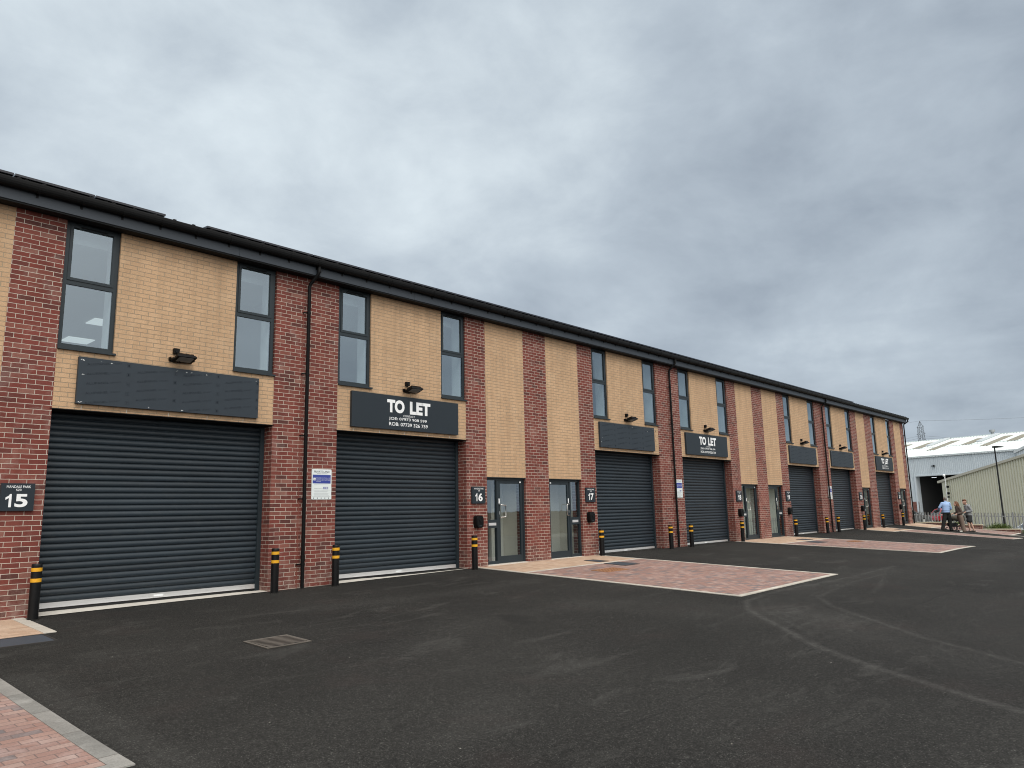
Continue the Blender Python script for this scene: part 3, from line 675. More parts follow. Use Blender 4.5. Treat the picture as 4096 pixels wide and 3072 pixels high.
# gutter: half round
mb = MB(); gp = [( -.292+.062*math.cos(t_), 6.31+.118*math.sin(t_)) for t_ in [math.pi+math.pi*i/10 for i in range(11)]]
outer = gp; inner = [(-.292+(y+.292)*.93, 6.31+(z-6.31)*.93) for y, z in gp][::-1]
mb.prism(outer+inner, XW-.05, XE+.16, sm=False); mb.build('gutter', M['blackpl'], B)
mb = MB(); x = -19.4; outer2 = [(-.292+(y+.292)*1.08, 6.31+(z-6.31)*1.08) for y, z in gp]
while x < XE:
    mb.prism(outer2+inner, x-.018, x+.018); mb.box(x-.018, x+.018, -.232, -.2265, 6.14, 6.27); x += .616
mb.build('gutter_bracket', M['blackpl'], B)
def downpipe(x, end=False):
    xw = x+.06 if not end else x
    mb = MB()
    if end: path = [(x+.1, -.275, 6.24), (x+.1, -.275, 6.12), (x+.06, -.24, 6.06), (x-.09, -.09, 5.93), (x-.1, -.08, 5.8), (x-.1, -.08, g(x, 0)+.02)]
    else: path = [(x+.085, -.275, 6.26), (x+.085, -.275, 6.08), (x+.075, -.255, 6.03), (x+.01, -.095, 5.86), (x, -.075, 5.80), (x, -.075, g(x, 0)+.01)]
    mb.tube(path, .034, 12); px_ = path[-1][0]
    mb.tube([(path[0][0], -.275, 6.16), (path[0][0], -.275, 6.08)], .042, 12)
    p = mb.build('downpipe', M['blackpl'], B)
    mb = MB()
    for z in (5.26, 4.02, 2.80, 1.58, .36):
        mb.tube([(px_, -.075, z-.02), (px_, -.075, z+.02)], .041, 12); mb.box(px_-.10, px_-.03, -.06, -.045, z-.012, z+.012); mb.tube([(px_-.09, -.05, z), (px_-.09, -.001, z)], .012, 6)
    mb.tube([(px_, -.075, .42), (px_, -.075, .52)], .043, 12)
    mb.build('pipe_bracket', M['blackpl'], p)
    if not end:
        mb = MB(); mb.box(px_-.085, px_-.075, -.006, -.001, -.1, 5.9); mb.build('earth_tape', M['copper'], B)
for x in (-6.515, 7.335, 21.12): downpipe(x)
downpipe(XE+.02, True)
# solar panels
k = 0
for x0, x1 in ((-19.8, -9.25), (-8.5, 27.0)):
    n = int((x1-x0)/1.14); wd = (x1-x0)/n
    for i in range(n):
        a = x0+i*wd; zb = 6.365+.56*rp+.21
        mb = MB(); mb.prism([(.30, zb), (2.0, zb+1.7*rp), (2.0, zb+1.7*rp+.035), (.30, zb+.035)], a+.01, a+wd-.01, mi=0)
        sp_ = mb.build('solar_panel', M['solar'], B)
        mb = MB(); mb.box(a+.15, a+.20, .32, .36, zb-.20, zb-.001); mb.build('mounting_foot', M['blackpl'], sp_)
# thin movement joint in the piers between door pairs
for x in (.464, 14.18):
    mb = MB(); mb.box(x-.005, x+.005, -.0015, .01, -.05, TOP-.01); mb.build('movement_joint', M['copper'], B)

# ------------------------------------------------------------------ sign boards
sgn = [(15, -10.587, -7.53), (16, -5.444, -2.427), (17, 3.262, 6.218), (18, 8.23, 11.24), (19, 16.97, 19.95), (20, 21.84, 24.84), (21, 28.475, 31.44)]
lab = {15: 'blank dark board with faint diagonal print and peeling corners over the leftmost shutter',
       17: 'blank dark sign board over the shutter right of the number 17 plaque',
       19: 'blank dark sign board over the shutter right of the number 19 plaque',
       20: 'blank dark sign board over the shutter left of the number 20 plaque'}
lab2 = {16: 'large dark TO LET board with white lettering, nearest the camera, over the number 16 shutter',
        18: 'dark TO LET board over the shutter left of the number 18 plaque, in mid row',
        21: 'farthest and smallest dark TO LET board, by the end of the building'}
for n, a, c in sgn:
    film = n in lab; wd = c-a
    e = empty('sign_board' if film else 'to_let_sign', (a, 0, 3.06), label=lab.get(n) or lab2[n], cat='sign', group='blank sign boards over the shutters' if film else 'to let signs')
    mb = MB(); mb.box(0, wd, -.06, -.001, 0, .745); mb.build('panel', M['film' if film else 'slate'], e, bevel=.004)
    mb = MB()
    if film:
        if n in (15, 17, 19, 20):
            for ci in range(4):
                for ri in range(5):
                    x0 = .12+ci*.76; z0 = .02+ri*.155-(.04 if ci % 2 else 0)
                    if z0 < .02 or z0 > .66: continue
                    put_text(mb, 'ALUPANEL', x0, x0+.34, z0, z0+.035, -.0612, -.006, rot=R(9))
                    put_text(mb, 'SMART', x0+.36, x0+.52, z0+.045, z0+.07, -.0612, -.022, rot=R(9))
                    xi = x0+.60; s = .0025
                    for q in ((xi, xi+.055, z0+.02, z0+.02+s), (xi, xi+.055, z0+.075-s, z0+.075), (xi, xi+s, z0+.02, z0+.075), (xi+.055-s, xi+.055, z0+.02, z0+.075)): mb.face([(q[0], -.0612, q[2]), (q[1], -.0612, q[2]), (q[1], -.0612, q[3]), (q[0], -.0612, q[3])])
                    put_text(mb, random.choice('IVYA'), xi+.015, xi+.04, z0+.03, z0+.065, -.0612, 0)
            mb.build('film_print', M['print'], e)
        mb = MB()
        for _ in range(14 if n == 15 else 5):
            x0 = random.choice([random.uniform(.01, .06), wd-.07, random.uniform(0, wd)]); z0 = random.choice([.02, .69, random.uniform(.05, .7)]); 
            mb.face([(x0, -.0613, z0), (x0+random.uniform(.01, .05), -.0613, z0+random.uniform(-.01, .02)), (x0+.01, -.0613, z0+random.uniform(.006, .02))])
        mb.build('torn_film', M['white'], e)
    else:
        put_text(mb, 'TO', .914, .914+.48, .368, .655, -.0625, .05); put_text(mb, 'LET', 1.545, 2.145, .368, .655, -.0625, .05)
        put_text(mb, 'CONTACT', 1.36, 1.69, .295, .34, -.0625, .0)
        put_text(mb, 'JOE: 07973 908 599', .964, 2.037, .195, .272, -.0625, .011)
        put_text(mb, 'ROB: 07739 326 759', .969, 2.065, .085, .162, -.0625, .011)
        mb.build('lettering', M['white'], e)

# number plaques
def put_number(mb, sn, x0, z0, h, y):
    w_ = h*(.86 if sn == '15' else .74); x = x0
    for ch in sn:
        if ch == '1':
            P = [(.36, 0), (.56, 0), (.56, 1), (.42, 1), (.34, .87), (.10, .74), (.10, .56), (.36, .70)]
            mb.face([(x+a*w_, y, z0+c*h) for a, c in P]); x += w_*.82
        else: put_text(mb, ch, x, x+w_, z0, z0+h, y, .03); x += w_*1.18
pl = [(15, -11.464, 1.415), (16, -1.975, 1.462), (17, 2.49, 1.475), (18, 11.75, 1.45), (19, 16.265, 1.455), (20, 25.335, 1.458), (21, 31.905, 1.49)]
for n, x, z in pl:
    e = empty('number_plaque', (x, 0, z), label='dark square MANDALE PARK S20 plaque showing the number %d' % n, cat='sign', group='number plaques by the doors')
    mb = MB(); mb.box(0, .43, -.045, -.001, 0, .40); mb.build('plate', M['slate'], e, bevel=.003)
    mb = MB(); put_text(mb, 'MANDALE PARK', .07, .375, .332, .368, -.0462, .006); put_text(mb, 'S20', .19, .257, .288, .32, -.0462, .006)
    w2 = .30 if n not in (15,) else .31
    put_number(mb, str(n), {20: .065, 21: .075, 15: .05}.get(n, .085), .055, .19, -.0462); mb.build('lettering', M['white'], e)

# private land notices
for (x, z, l) in ((-6.32, 1.57, 'white and blue PRIVATE LAND parking notice nearest the camera, beside the first downpipe'), (7.42, 1.6, 'PRIVATE LAND parking notice on the pier between the number 17 and 18 shutters'),
                  (21.165, 1.525, 'farthest PRIVATE LAND notice, half hidden by a downpipe left of the number 20 shutter')):
    e = empty('parking_notice', (x, 0, z), label=l, cat='sign', group='private land parking notices')
    W_, H_ = .45, .59
    mb = MB(); r_ = .02; pr = []
    for cx, cz, a0 in ((W_-r_, r_, -90), (W_-r_, H_-r_, 0), (r_, H_-r_, 90), (r_, r_, 180)):
        for k in range(4): an = R(a0+30*k); pr.append((cx+r_*math.cos(an), cz+r_*math.sin(an)))
    mb.prism(pr, -.012, -.001, 'y'); mb.build('plate', M['offwhite'], e)
    f = lambda mb, x0, x1, z0, z1, y: mb.face([(x0, y, z0), (x1, y, z0), (x1, y, z1), (x0, y, z1)])
    mb = MB(); f(mb, .02, W_-.02, .31, .48, -.0128); f(mb, .265, .375, .20, .245, -.0128); mb.build('blue_panel', M['blue'], e)
    mb = MB(); f(mb, .035, .085, .37, .42, -.0133)
    for i, s in enumerate(('All vehicles must display a valid', 'permit within the front windscreen', 'with all the details clearly visible', 'at all times')):
        put_text(mb, s, .10, (.42, .42, .42, .20)[i], .412-.021*i, .425-.021*i, -.0133, .02)
    put_text(mb, '£100', .275, .365, .207, .238, -.0133, .03); mb.build('white_lettering', M['white'], e)
    mb = MB(); put_text(mb, 'PRIVATE LAND', .05, W_-.05, .52, .56, -.0128, .01); put_text(mb, 'TERMS & CONDITIONS', .11, W_-.10, .497, .509, -.0128, 0)
    put_text(mb, 'A Parking Charge of', .055, .25, .203, .217, -.0128, .0)
    f(mb, .02, W_-.02, .181, .1835, -.0128); f(mb, .02, W_-.02, .06, .0625, -.0128)
    mb.face([(.04, -.0138, .39), (.08, -.0138, .385), (.078, -.0138, .395), (.055, -.0138, .402)])
    for i in range(5):
        cx = .05+i*.085; mb.face([(cx+.011*math.cos(k*.785), -.0128, .025+.011*math.sin(k*.785)) for k in range(8)])
    mb.build('dark_lettering', M['ink'], e)
    mb = MB()
    for zz_ in (.285, .165, .158, .148, .125, .118, .105, .092, .078, .045): f(mb, .04+random.uniform(0, .03), W_-.04-random.uniform(0, .06), zz_, zz_+.0035, -.0128)
    mb.build('small_print', M['greyink'], e)
    mb = MB()
    for cx, cz in ((.015, H_-.02), (W_-.015, H_-.02)): mb.tube([(cx, -.016, cz), (cx, -.011, cz)], .005, 8)
    mb.build('screw', M['galv'], e)

# floodlights
def floodlight(x, label, proto=[None]):
    loc = (x, 0, 3.97)
    if proto[0]: return copy_tree(proto[0], loc=loc, label=label)
    e = empty('floodlight', loc, label=label, cat='floodlight', group='floodlights above the sign boards')
    Mx = Matrix.Translation((0.02, -.16, .0)) @ Matrix.Rotation(R(-17), 4, 'X')
    mb = MB(); w2, d2 = .165, .115
    prof = [(-w2, -d2), (w2, -d2), (w2, d2), (-w2, d2)]
    def fr_(z0, z1, s0, s1):
        a = [Mx @ Vector((px_*s0, py_*s0, z0)) for px_, py_ in prof]; c = [Mx @ Vector((px_*s1, py_*s1, z1)) for px_, py_ in prof]
        for i in range(4): mb.face([a[i], a[(i+1) % 4], c[(i+1) % 4], c[i]])
        mb.face(a[::-1]); mb.face(c)
    fr_(-.022, .006, 1, 1); fr_(.006, .030, .96, .86)
    mb.build('housing', M['blackpl'], e, bevel=.004)
    mb = MB()
    for k in range(13): mb.box(-.13+k*.021, -.124+k*.021, -.085, .085, .031, .062, M=Mx)
    mb.build('cooling_fins', M['blackpl'], e)
    mb = MB(); mb.box(-.125, .125, -.085, .075, -.026, -.0225, M=Mx); mb.build('lens', M['lampglass'], e)
    mb = MB(); mb.box(-.19, -.175, -.09, -.001, -.03, .02); mb.box(-.19, -.165, -.19, -.05, -.028, -.004); mb.box(-.17, .02, -.012, -.001, -.05, -.01); mb.box(.19, .205, -.14, -.001, -.03, -.005)
    mb.box(-.175, .19, -.02, -.001, -.028, -.005)
    mb.build('bracket', M['blackpl'], e, bevel=.002)
    mb = MB(); mb.box(-.125, -.03, -.065, -.001, .095, .185); mb.tube([(-.078, -.066, .14), (-.078, -.075, .14)], .034, 14)
    mb.tube([(-.078, -.04, .097), (-.078, -.05, .06), (-.06, -.09, .03)], .008, 6); mb.tube([(-.15, -.03, -.03), (-.13, -.06, -.075), (-.08, -.1, -.08), (-.03, -.12, -.03)], .005, 6)
    mb.build('junction_box', M['blackpl'], e, bevel=.004)
    proto[0] = e; return e
for x, l in ((-9.0, 'black floodlight over the printed blank board at the far left'), (-3.87, 'black floodlight above the nearest TO LET board'), (4.80, 'black floodlight above the blank board right of plaque 17'),
             (9.78, 'black floodlight above the middle TO LET board'), (18.5, 'black floodlight above the blank board right of plaque 19'), (23.33, 'black floodlight above the blank board left of plaque 20'), (29.95, 'farthest black floodlight, above the last TO LET board')):
    floodlight(x, l)

# car chargers
def charger(x, z, label, proto=[None]):
    if proto[0]: return copy_tree(proto[0], loc=(x, 0, z), label=label)
    e = empty('car_charger', (x, 0, z), label=label, cat='car charger', group='car chargers by the doors')
    mb = MB(); W_, H_ = .115, .15
    def ring(sc, y, n=28):
        o = []
        for k in range(n):
            an = 2*math.pi*k/n; ca, sa = math.cos(an), math.sin(an)
            o.append((W_*sc*math.copysign(abs(ca)**.55, ca), y, H_*(1-(1-sc)*.75)*math.copysign(abs(sa)**.55, sa)))
        return o
    rings = [ring(1, -.001), ring(1, -.02), ring(.93, -.045), ring(1.0, -.06), ring(.98, -.115), ring(.88, -.135)]
    n = 28; vs = [p for r_ in rings for p in r_]
    mb.shared(vs, [(i*n+k, i*n+(k+1) % n, (i+1)*n+(k+1) % n, (i+1)*n+k)[::-1] for i in range(len(rings)-1) for k in range(n)], 0, True)
    mb.face(rings[-1]); mb.build('case', M['blackpl'], e)
    mb = MB(); tp = []
    for k in range(21):
        an = math.pi*2*k/20; r0 = .042; dz = -.02 if abs(an-4.71) < .3 else 0
        tp.append((r0*math.cos(an), -.137, .045+r0*math.sin(an)+dz))
    mb.tube(tp, .006, 6, caps=False); mb.tube([(0, -.13, .045), (0, -.142, .045)], .028, 16); mb.build('socket', M['soffit'], e)
    mb = MB(); mb.box(-.045, .045, -.139, -.136, -.105, -.085); mb.build('badge', M['frame'], e)
    proto[0] = e; return e
for x, z, l in ((-1.80, 1.035, 'black wall-mounted car charger below the number 16 plaque'), (2.65, 1.055, 'black wall-mounted car charger below the number 17 plaque'), (11.95, 1.04, 'black car charger box below the number 18 plaque'),
                (16.47, 1.04, 'black car charger box below the number 19 plaque'), (25.56, 1.045, 'black car charger box below the number 20 plaque'), (32.08, 1.055, 'farthest black car charger box, below the number 21 plaque')):
    charger(x, z, l)

# bollards
def bollard(x, label, h=.78, proto=[None]):
    y = -.25; loc = (x, y, g(x, y))
    if proto[0]:
        o = copy_tree(proto[0], loc=loc, label=label); o.rotation_euler = (R(random.uniform(-.6, .6)), R(random.uniform(-.6, .6)), random.uniform(0, 6)); o.scale = (1, 1, h/.78); return o
    e = empty('bollard', loc, label=label, cat='bollard', group='black bollards with yellow bands along the shutters')
    r_ = .069; mb = MB(); mb.tube([(0, 0, -.1), (0, 0, .755), (0, 0, .775), (0, 0, .782)], [r_, r_, r_*.97, r_*.86], 28); mb.build('post', M['bollard'], e)
    for z in (.675, .525): mb = MB(); mb.tube([(0, 0, z), (0, 0, z+.052)], r_+.0015, 28); mb.build('yellow_band', M['yellow'], e)
    mb = MB(); mb.tube([(0, 0, -.05), (0, 0, .012)], r_+.012, 20); mb.build('base_collar', M['asphalt'], e)
    proto[0] = e; return e
for x, h, l in ((-10.98, .79, 'leftmost black bollard with yellow bands, below the number 15 plaque'), (-7.19, .785, 'bollard at the right jamb of the leftmost shutter'), (-5.9, .775, 'bollard at the left jamb of the number 16 shutter, under the parking notice'),
                (-2.12, .77, 'bollard left of the number 16 door, below its charger'), (2.86, .742, 'bollard right of the number 17 door, at the left jamb of that shutter'), (6.57, .738, 'bollard at the right jamb of the number 17 shutter'),
                (7.86, .737, 'bollard at the left jamb of the number 18 shutter'), (11.57, .745, 'bollard left of the number 18 door'), (16.5, .728, 'bollard just right of the number 19 door'), (20.0, .73, 'bollard beside the third downpipe, right of the number 19 shutter'),
                (21.4, .73, 'bollard at the left edge of the number 20 shutter'), (25.0, .745, 'bollard left of the number 20 door'), (28.0, .725, 'bollard at the left edge of the last shutter'), (31.55, .74, 'farthest bollard, left of the number 21 door')):
    bollard(x, l, h)
# ------------------------------------------------------------------ stepped garden wall and palisade fence
gw = empty('garden_wall', (35.5, -1.5, -.2), label='low stepped red brick wall with pale coping beyond the last door', cat='wall')
for (y0, y1, zt) in ((.35, -1.55, .07), (-1.55, -3.28, -.08), (-3.28, -5.08, -.335)):
    mb = MB(); mb.box(0, .215, y1+1.5+.001, y0+1.5-.001, -1.2, zt+.2); mb.build('wall_section', M['red'], gw)
    mb = MB(); mb.box(-.03, .245, y1+1.5-.02, y0+1.5-.022, zt+.202, zt+.255); mb.build('coping', M['coping'], gw, bevel=.006)
mb = MB()
for (y0, y1, zt) in ((.35, -1.55, .02), (-1.55, -3.28, -.13), (-3.28, -5.08, -.38)): mb.box(35.716, 37.0, y1, y0, -2, zt)
mb.box(35.501, 37.0, -5.5, -5.081, -2, -.60); mb.box(35.501, 37.0, -14, -5.5, -2, -.72)
tag(mb.build('verge', M['soil']), kind='structure')
pf = empty('palisade_fence', (36.3, -4, -.5), label='long galvanised steel palisade fence behind the low brick wall', cat='fence')
ft = lambda y: .725+.026*y
mb = MB(); y = 2.6; kk = 0
while y > -13:
    zt = ft(y)+.5; yl = y+4
    w_ = .032; z0 = -1.2
    for s in (-1, 1):       # W-section pale: two angled faces and a splayed, pointed head
        mb.face([(0, yl, z0), (.014, yl+s*w_, z0), (.014, yl+s*w_, zt-.10), (0, yl, zt-.10)][::s])
        mb.face([(0, yl, zt-.10), (.014, yl+s*w_, zt-.10), (-.01, yl+s*w_*1.5, zt)][::s])
    mb.face([(0, yl-.012, zt-.10), (0, yl+.012, zt-.10), (-.012, yl, zt+.01)])
    y -= .165
mb.build('pale_panel', M['galv'], pf)
for dz in (-.24, -1.15):
    mb = MB()
    pts_ = [2.6, -13]
    mb.prism([(.016, 0), (.055, 0), (.055, .045), (.016, .045)], 0, 0.001, 'y') if False else None
    a, c = pts_
    za, zc = ft(a)+.5+dz, ft(c)+.5+dz
    P = [(.016, a+4, za), (.06, a+4, za), (.06, a+4, za+.045), (.016, a+4, za+.045)]; Q = [(.016, c+4, zc), (.06, c+4, zc), (.06, c+4, zc+.045), (.016, c+4, zc+.045)]
    for i in range(4): mb.face([P[i], P[(i+1) % 4], Q[(i+1) % 4], Q[i]])
    mb.build('rail', M['galv'], pf)
for y in (2.9, .1, -2.3, -4.7, -7.4, -10.1, -12.8):
    mb = MB(); mb.box(.02, .10, y+4-.035, y+4+.035, -1.4, ft(y)+.5+.01); mb.build('post', M['galv'], pf)

# ------------------------------------------------------------------ weeds and grass
def leaves(name, label, area, n, hmin, hmax, mat, cat='weeds'):
    mb = MB()
    for _ in range(n):
        x = random.uniform(area[0], area[1]); y = random.triangular(area[2], area[3]); z = area[4]
        h = random.uniform(hmin, hmax)*(1-.5*abs((y-area[2])/(area[3]-area[2])-.5)); l = Vector((random.uniform(-.5, .5), random.uniform(-.5, .5), 1)).normalized()
        s = Vector((-l.y, l.x, 0)); s = (s if s.length > .05 else Vector((1, 0, 0))).normalized()*random.uniform(.006, .02)
        b = Vector((x, y, z)); top = b+l*h
        for k in range(random.randint(1, 5)):
            c = b+(top-b)*random.uniform(.2, 1); d = Vector((random.uniform(-1, 1), random.uniform(-1, 1), random.uniform(-.2, .8))).normalized()*random.uniform(.04, .09)
            n_ = d.cross(Vector((0, 0, 1))).normalized()*.02
            mb.face([c, c+d*.5+n_, c+d, c+d*.5-n_])
        mb.face([b-s, b+s, top])
    return tag(mb.build(name, mat), label, cat, kind='stuff')
leaves('weeds', 'green weeds growing at the foot of the palisade fence above the low wall', (35.75, 36.2, -4.7, -3.35, -.38), 520, .12, .50, M['grass'])
leaves('grass', 'dark grass and nettles behind the fence past the end of the low wall', (35.7, 36.9, -7.5, -4.9, -.75), 1500, .25, .62, M['hedge'], 'grass')
leaves('shrub', 'small pale plant behind the pram at the fence foot', (35.8, 36.2, -2.3, -1.7, -.13), 160, .1, .30, M['grass'], 'plant')['kind'] = 'stuff'

# yard beyond the fence falls gently to the right
yard = bpy.data.objects['yard']; me = yard.data
me.clear_geometry()
V = []; F = []
yz = lambda y: -.75+.065*(min(max(y, -14), 8)-8)
ys_ = [-60, -14, -8, -2, 3, 8, 60]; xs_ = [36.95, 60, 90, 140]
for y in ys_:
    for x in xs_: V.append((x, y, yz(y)))
n_ = len(xs_)
F = [(j*n_+i, j*n_+i+1, (j+1)*n_+i+1, (j+1)*n_+i) for j in range(len(ys_)-1) for i in range(n_-1)]
me.from_pydata(V, [], F); me.update()

# ------------------------------------------------------------------ lamp post
lp = empty('lamp_post', (51.35, -1.72, yz(-1.72)), R(-47.6), label='tall slim black lamp post with a flat head behind the fence', cat='lamp post')
mb = MB(); mb.tube([(0, 0, 0), (0, 0, 1.3), (0, 0, 1.35), (0, 0, 6.66)], [.085, .085, .062, .045], 14); mb.build('pole', M['pole'], lp)
mb = MB(); mb.prism([(-.10, 6.62), (.05, 6.60), (.62, 6.67), (.62, 6.70), (.1, 6.74), (-.10, 6.73)], -.13, .13, 'y'); mb.build('lamp_head', M['pole'], lp, bevel=.01)
mb = MB(); mb.box(.12, .5, -.1, .1, 6.595, 6.612); mb.build('lens', M['lampglass'], lp)

# ------------------------------------------------------------------ far pale grey shed
O = Vector((95.02, 15.69, 0)); ex_ = Vector((-.262, -.965, 0)).normalized(); hn = Vector((.965, -.262, 0)).normalized()
TS = Matrix((ex_, hn, Vector((0, 0, 1)))).transposed().to_4x4(); TS.translation = O   # local: x along the wall, y inwards, z up
gs = bpy.data.objects.new('industrial_shed', None); COL.objects.link(gs); gs.matrix_world = TS
tag(gs, 'large pale blue-grey clad shed with an open doorway and white sheet roof', 'building')
def corr(mb, x0, x1, z0, z1, pitch, dep, y=0, zt=None):
    x = x0; pts_ = []
    while x < x1:
        for f_, d_ in ((0, 0), (.45, 0), (.55, dep), (.9, dep)): pts_.append((min(x+f_*pitch, x1), y+d_))
        x += pitch
    pts_.append((x1, y))
    for a, c in zip(pts_, pts_[1:]):
        if c[0]-a[0] < 1e-5: continue
        za = zt(a[0]) if zt else z1; zc = zt(c[0]) if zt else z1
        mb.face([(a[0], a[1], z0), (c[0], c[1], z0), (c[0], c[1], zc), (a[0], a[1], za)])
EV = 7.1; RD = 10.5; RUN = 14.74
mb = MB(); corr(mb, -14, .84, 1.45, EV, .24, .05); corr(mb, .84, 8.4, 4.70, EV, .24, .05); corr(mb, 8.4, 13.5, 1.45, EV, .24, .05); mb.build('cladding', M['gshed'], gs)
mb = MB(); mb.box(-14, .84, -.02, .2, -2, 1.44); mb.box(8.4, 13.5, -.02, .2, -2, 1.44); mb.build('brick_plinth', M['red'], gs)
mb = MB(); mb.box(.62, .84, -.06, .9, -2, 4.72); mb.box(8.4, 8.6, -.06, .9, -2, 4.72); mb.box(.62, 8.6, -.06, .9, 4.722, 4.9); mb.build('door_frame', M['gshed'], gs)
mb = MB(); mb.box(-13.9, 14, -.16, .02, EV+.02, EV+.24); mb.tube([(-.05, -.1, EV), (-.05, -.1, -1)], .09, 8); mb.build('gutter', M['gtrim'], gs)
SL = (RD-EV-.1)/RUN
roofz = lambda y: EV+.1+SL*min(y, 2*RUN-y)
mb = MB(); x = -22
while x < 26:      # ribbed sheet roof
    for f_, g_, d_, e_ in ((0, .5, 0, 0), (.5, .62, 0, .045), (.62, .88, .045, .045), (.88, 1, .045, 0)):
        xa, xb = x+f_*.4, x+g_*.4
        mb.face([(xa, -.2, roofz(-.2)+d_), (xb, -.2, roofz(-.2)+e_), (xb, RUN, roofz(RUN)+e_), (xa, RUN, roofz(RUN)+d_)])
    x += .4
mb.face([(-22, RUN, roofz(RUN)), (26, RUN, roofz(RUN)), (26, 2*RUN, EV), (-22, 2*RUN, EV)])
mb.build('roof', M['groof'], gs)
mb = MB(); mb.box(-22, 26, RUN-.15, RUN+.15, RD-.0, RD+.09); mb.build('ridge_cap', M['groof'], gs)
mb = MB()
for yy in (RUN*.5, ): mb.prism([(yy-.05, roofz(yy)+.05), (yy+.05, roofz(yy)+.055), (yy+.05, roofz(yy)+.08), (yy-.05, roofz(yy)+.075)], -22, 26)
mb.build('roof_lap', M['rooflight'] if False else M['gtrim'], gs)
def on_roof(name, mat, x0, x1, t0, t1, h):
    y0, y1 = t0*RUN, t1*RUN; mb = MB(); mb.prism([(y0, roofz(y0)+.05), (y1, roofz(y1)+.05), (y1, roofz(y1)+.05+h), (y0, roofz(y0)+.05+h)], x0, x1); mb.build(name, mat, gs)
for a in ((-6.9, -5.8, .50, .82), (-3.5, -2.3, .50, .82), (-.05, 1.1, .34, .81), (3.3, 4.45, .5, .82), (6.8, 7.95, .35, .83), (8.95, 10.1, .5, .82), (12.6, 13.7, .34, .82)): on_roof('rooflight', M['rooflight'], *a, .02)
for a in ((-2.2, -1.55, .60, .985), (4.65, 5.25, .60, .985), (11.4, 12.0, .6, .985)): on_roof('ridge_vent', M['gtrim'], *a, .16)
mb = MB(); mb.box(-14, 13.5, .3, .5, 5.0, EV); mb.box(.4, 9, 12.0, 12.2, -2, EV); mb.box(.2, .4, .95, 12, -2, EV-.1); mb.box(9, 9.2, .95, 12, -2, EV-.1); mb.box(.2, 9.2, .95, 12.2, 6.0, 6.1); mb.box(.9, 2.0, 7.5, 8.2, -1.5, .6); mb.build('interior', M['inside'], gs)
mb = MB(); mb.box(2.0, 3.4, 6, 6.15, 4.3, 4.36); mb.box(1.3, 1.9, 3, 3.1, 4.55, 4.6); mb.build('strip_light', M['strip'], gs)
mb = MB(); mb.box(3.2, 3.6, -.3, -.02, 5.9, 6.02); mb.box(3.36, 3.42, -.12, -.0, 5.86, 6.1); mb.build('wall_lamp', M['pole'], gs)
mb = MB(); corr(mb, 13.52, 27, -2, 0, .24, .05, y=-.5, zt=lambda x: EV-.25+(x-13.52)*.42 if x < 20 else EV-.25+(20-13.52)*.42); mb.box(13.5, 13.56, -.5, .3, -2, EV-.3); mb.build('gable_wall', M['gshed'], gs)
mb = MB(); mb.prism([(13.3, EV-.3), (20.2, EV-.3+6.9*.42), (20.2, EV+6.9*.42), (13.3, EV)], -.7, -.35, 'y'); mb.build('verge_trim', M['gtrim'], gs)
mb = MB(); mb.prism([(13.3, EV+.01), (20.2, EV+.01+6.9*.42), (27, EV+.01), (27, EV-.3)], -.35, RUN, 'y'); mb.build('wing_roof', M['groof'], gs)
# flue
fl = empty('roof_flue', (116.85, 9.3, 10.2), label='slim metal flue standing up behind the far shed ridge', cat='flue')
mb = MB(); mb.tube([(0, 0, -4), (0, 0, 1.35)], .22, 10); mb.build('pipe', M['galv'], fl); mb = MB(); mb.tube([(0, 0, 1.36), (0, 0, 1.7)], .40, 10); mb.build('cowl', M['galv'], fl)

# ------------------------------------------------------------------ beige gable-ended shed
d_ = Vector((-.6743, -.7385, 0)); nb = Vector((.7385, -.6743, 0))
TB = Matrix((d_, nb, Vector((0, 0, 1)))).transposed().to_4x4(); TB.translation = (64.91, 5.14, 0)
bs = bpy.data.objects.new('clad_shed', None); COL.objects.link(bs); bs.matrix_world = TB
tag(bs, 'low beige ribbed metal shed with a sloping verge behind the lamp post', 'building')
bz = lambda x: 3.13+.155*x if x < 13 else 3.13+.155*13-.155*(x-13)
mb = MB(); corr(mb, .25, 24, -3, 0, .30, .09, zt=bz); mb.build('cladding', M['bshed'], bs)
mb = MB(); mb.box(-.0, .249, -.01, 14, -3, 3.11); mb.box(24, 24.2, 0, 14, -3, bz(24)); mb.build('side_wall', M['bshed'], bs)
mb = MB(); mb.prism([(-.45, bz(-.45)+.0), (13, bz(13)+.0), (26, bz(26)), (26, bz(26)+.2), (13, bz(13)+.2), (-.45, bz(-.45)+.2)], -.14, .10, 'y'); mb.build('verge_trim', M['btrim'], bs)
mb = MB(); mb.prism([(-.45, bz(-.45)+.02), (13, bz(13)+.02), (26, bz(26)+.02), (26, bz(26)+.15), (13, bz(13)+.15), (-.45, bz(-.45)+.15)], .102, 14, 'y'); mb.build('roof', M['groof'], bs)
cp = empty('camera_mast', (64.0, 4.63, yz(4.6)), R(-47.6), label='thin white mast with small cameras at the left corner of the beige shed', cat='mast')
mb = MB(); mb.tube([(0, 0, 0), (0, 0, 4.75)], .035, 8); mb.build('mast', M['white'], cp)
mb = MB(); mb.ball((-.12, -.1, 4.7), .11, .11, .13); mb.tube([(-.1, -.08, 4.6), (0, 0, 4.2)], .012, 6); mb.build('dome', M['white'], cp)
mb = MB(); mb.box(.04, .22, -.12, .02, 3.55, 3.75); mb.box(.04, .22, -.12, .02, 2.95, 3.15); mb.build('camera_housing', M['soffit'], cp)
mb = MB(); mb.ball((.10, -.06, 2.72), .12, .1, .08); mb.build('siren', M['pole'], cp)

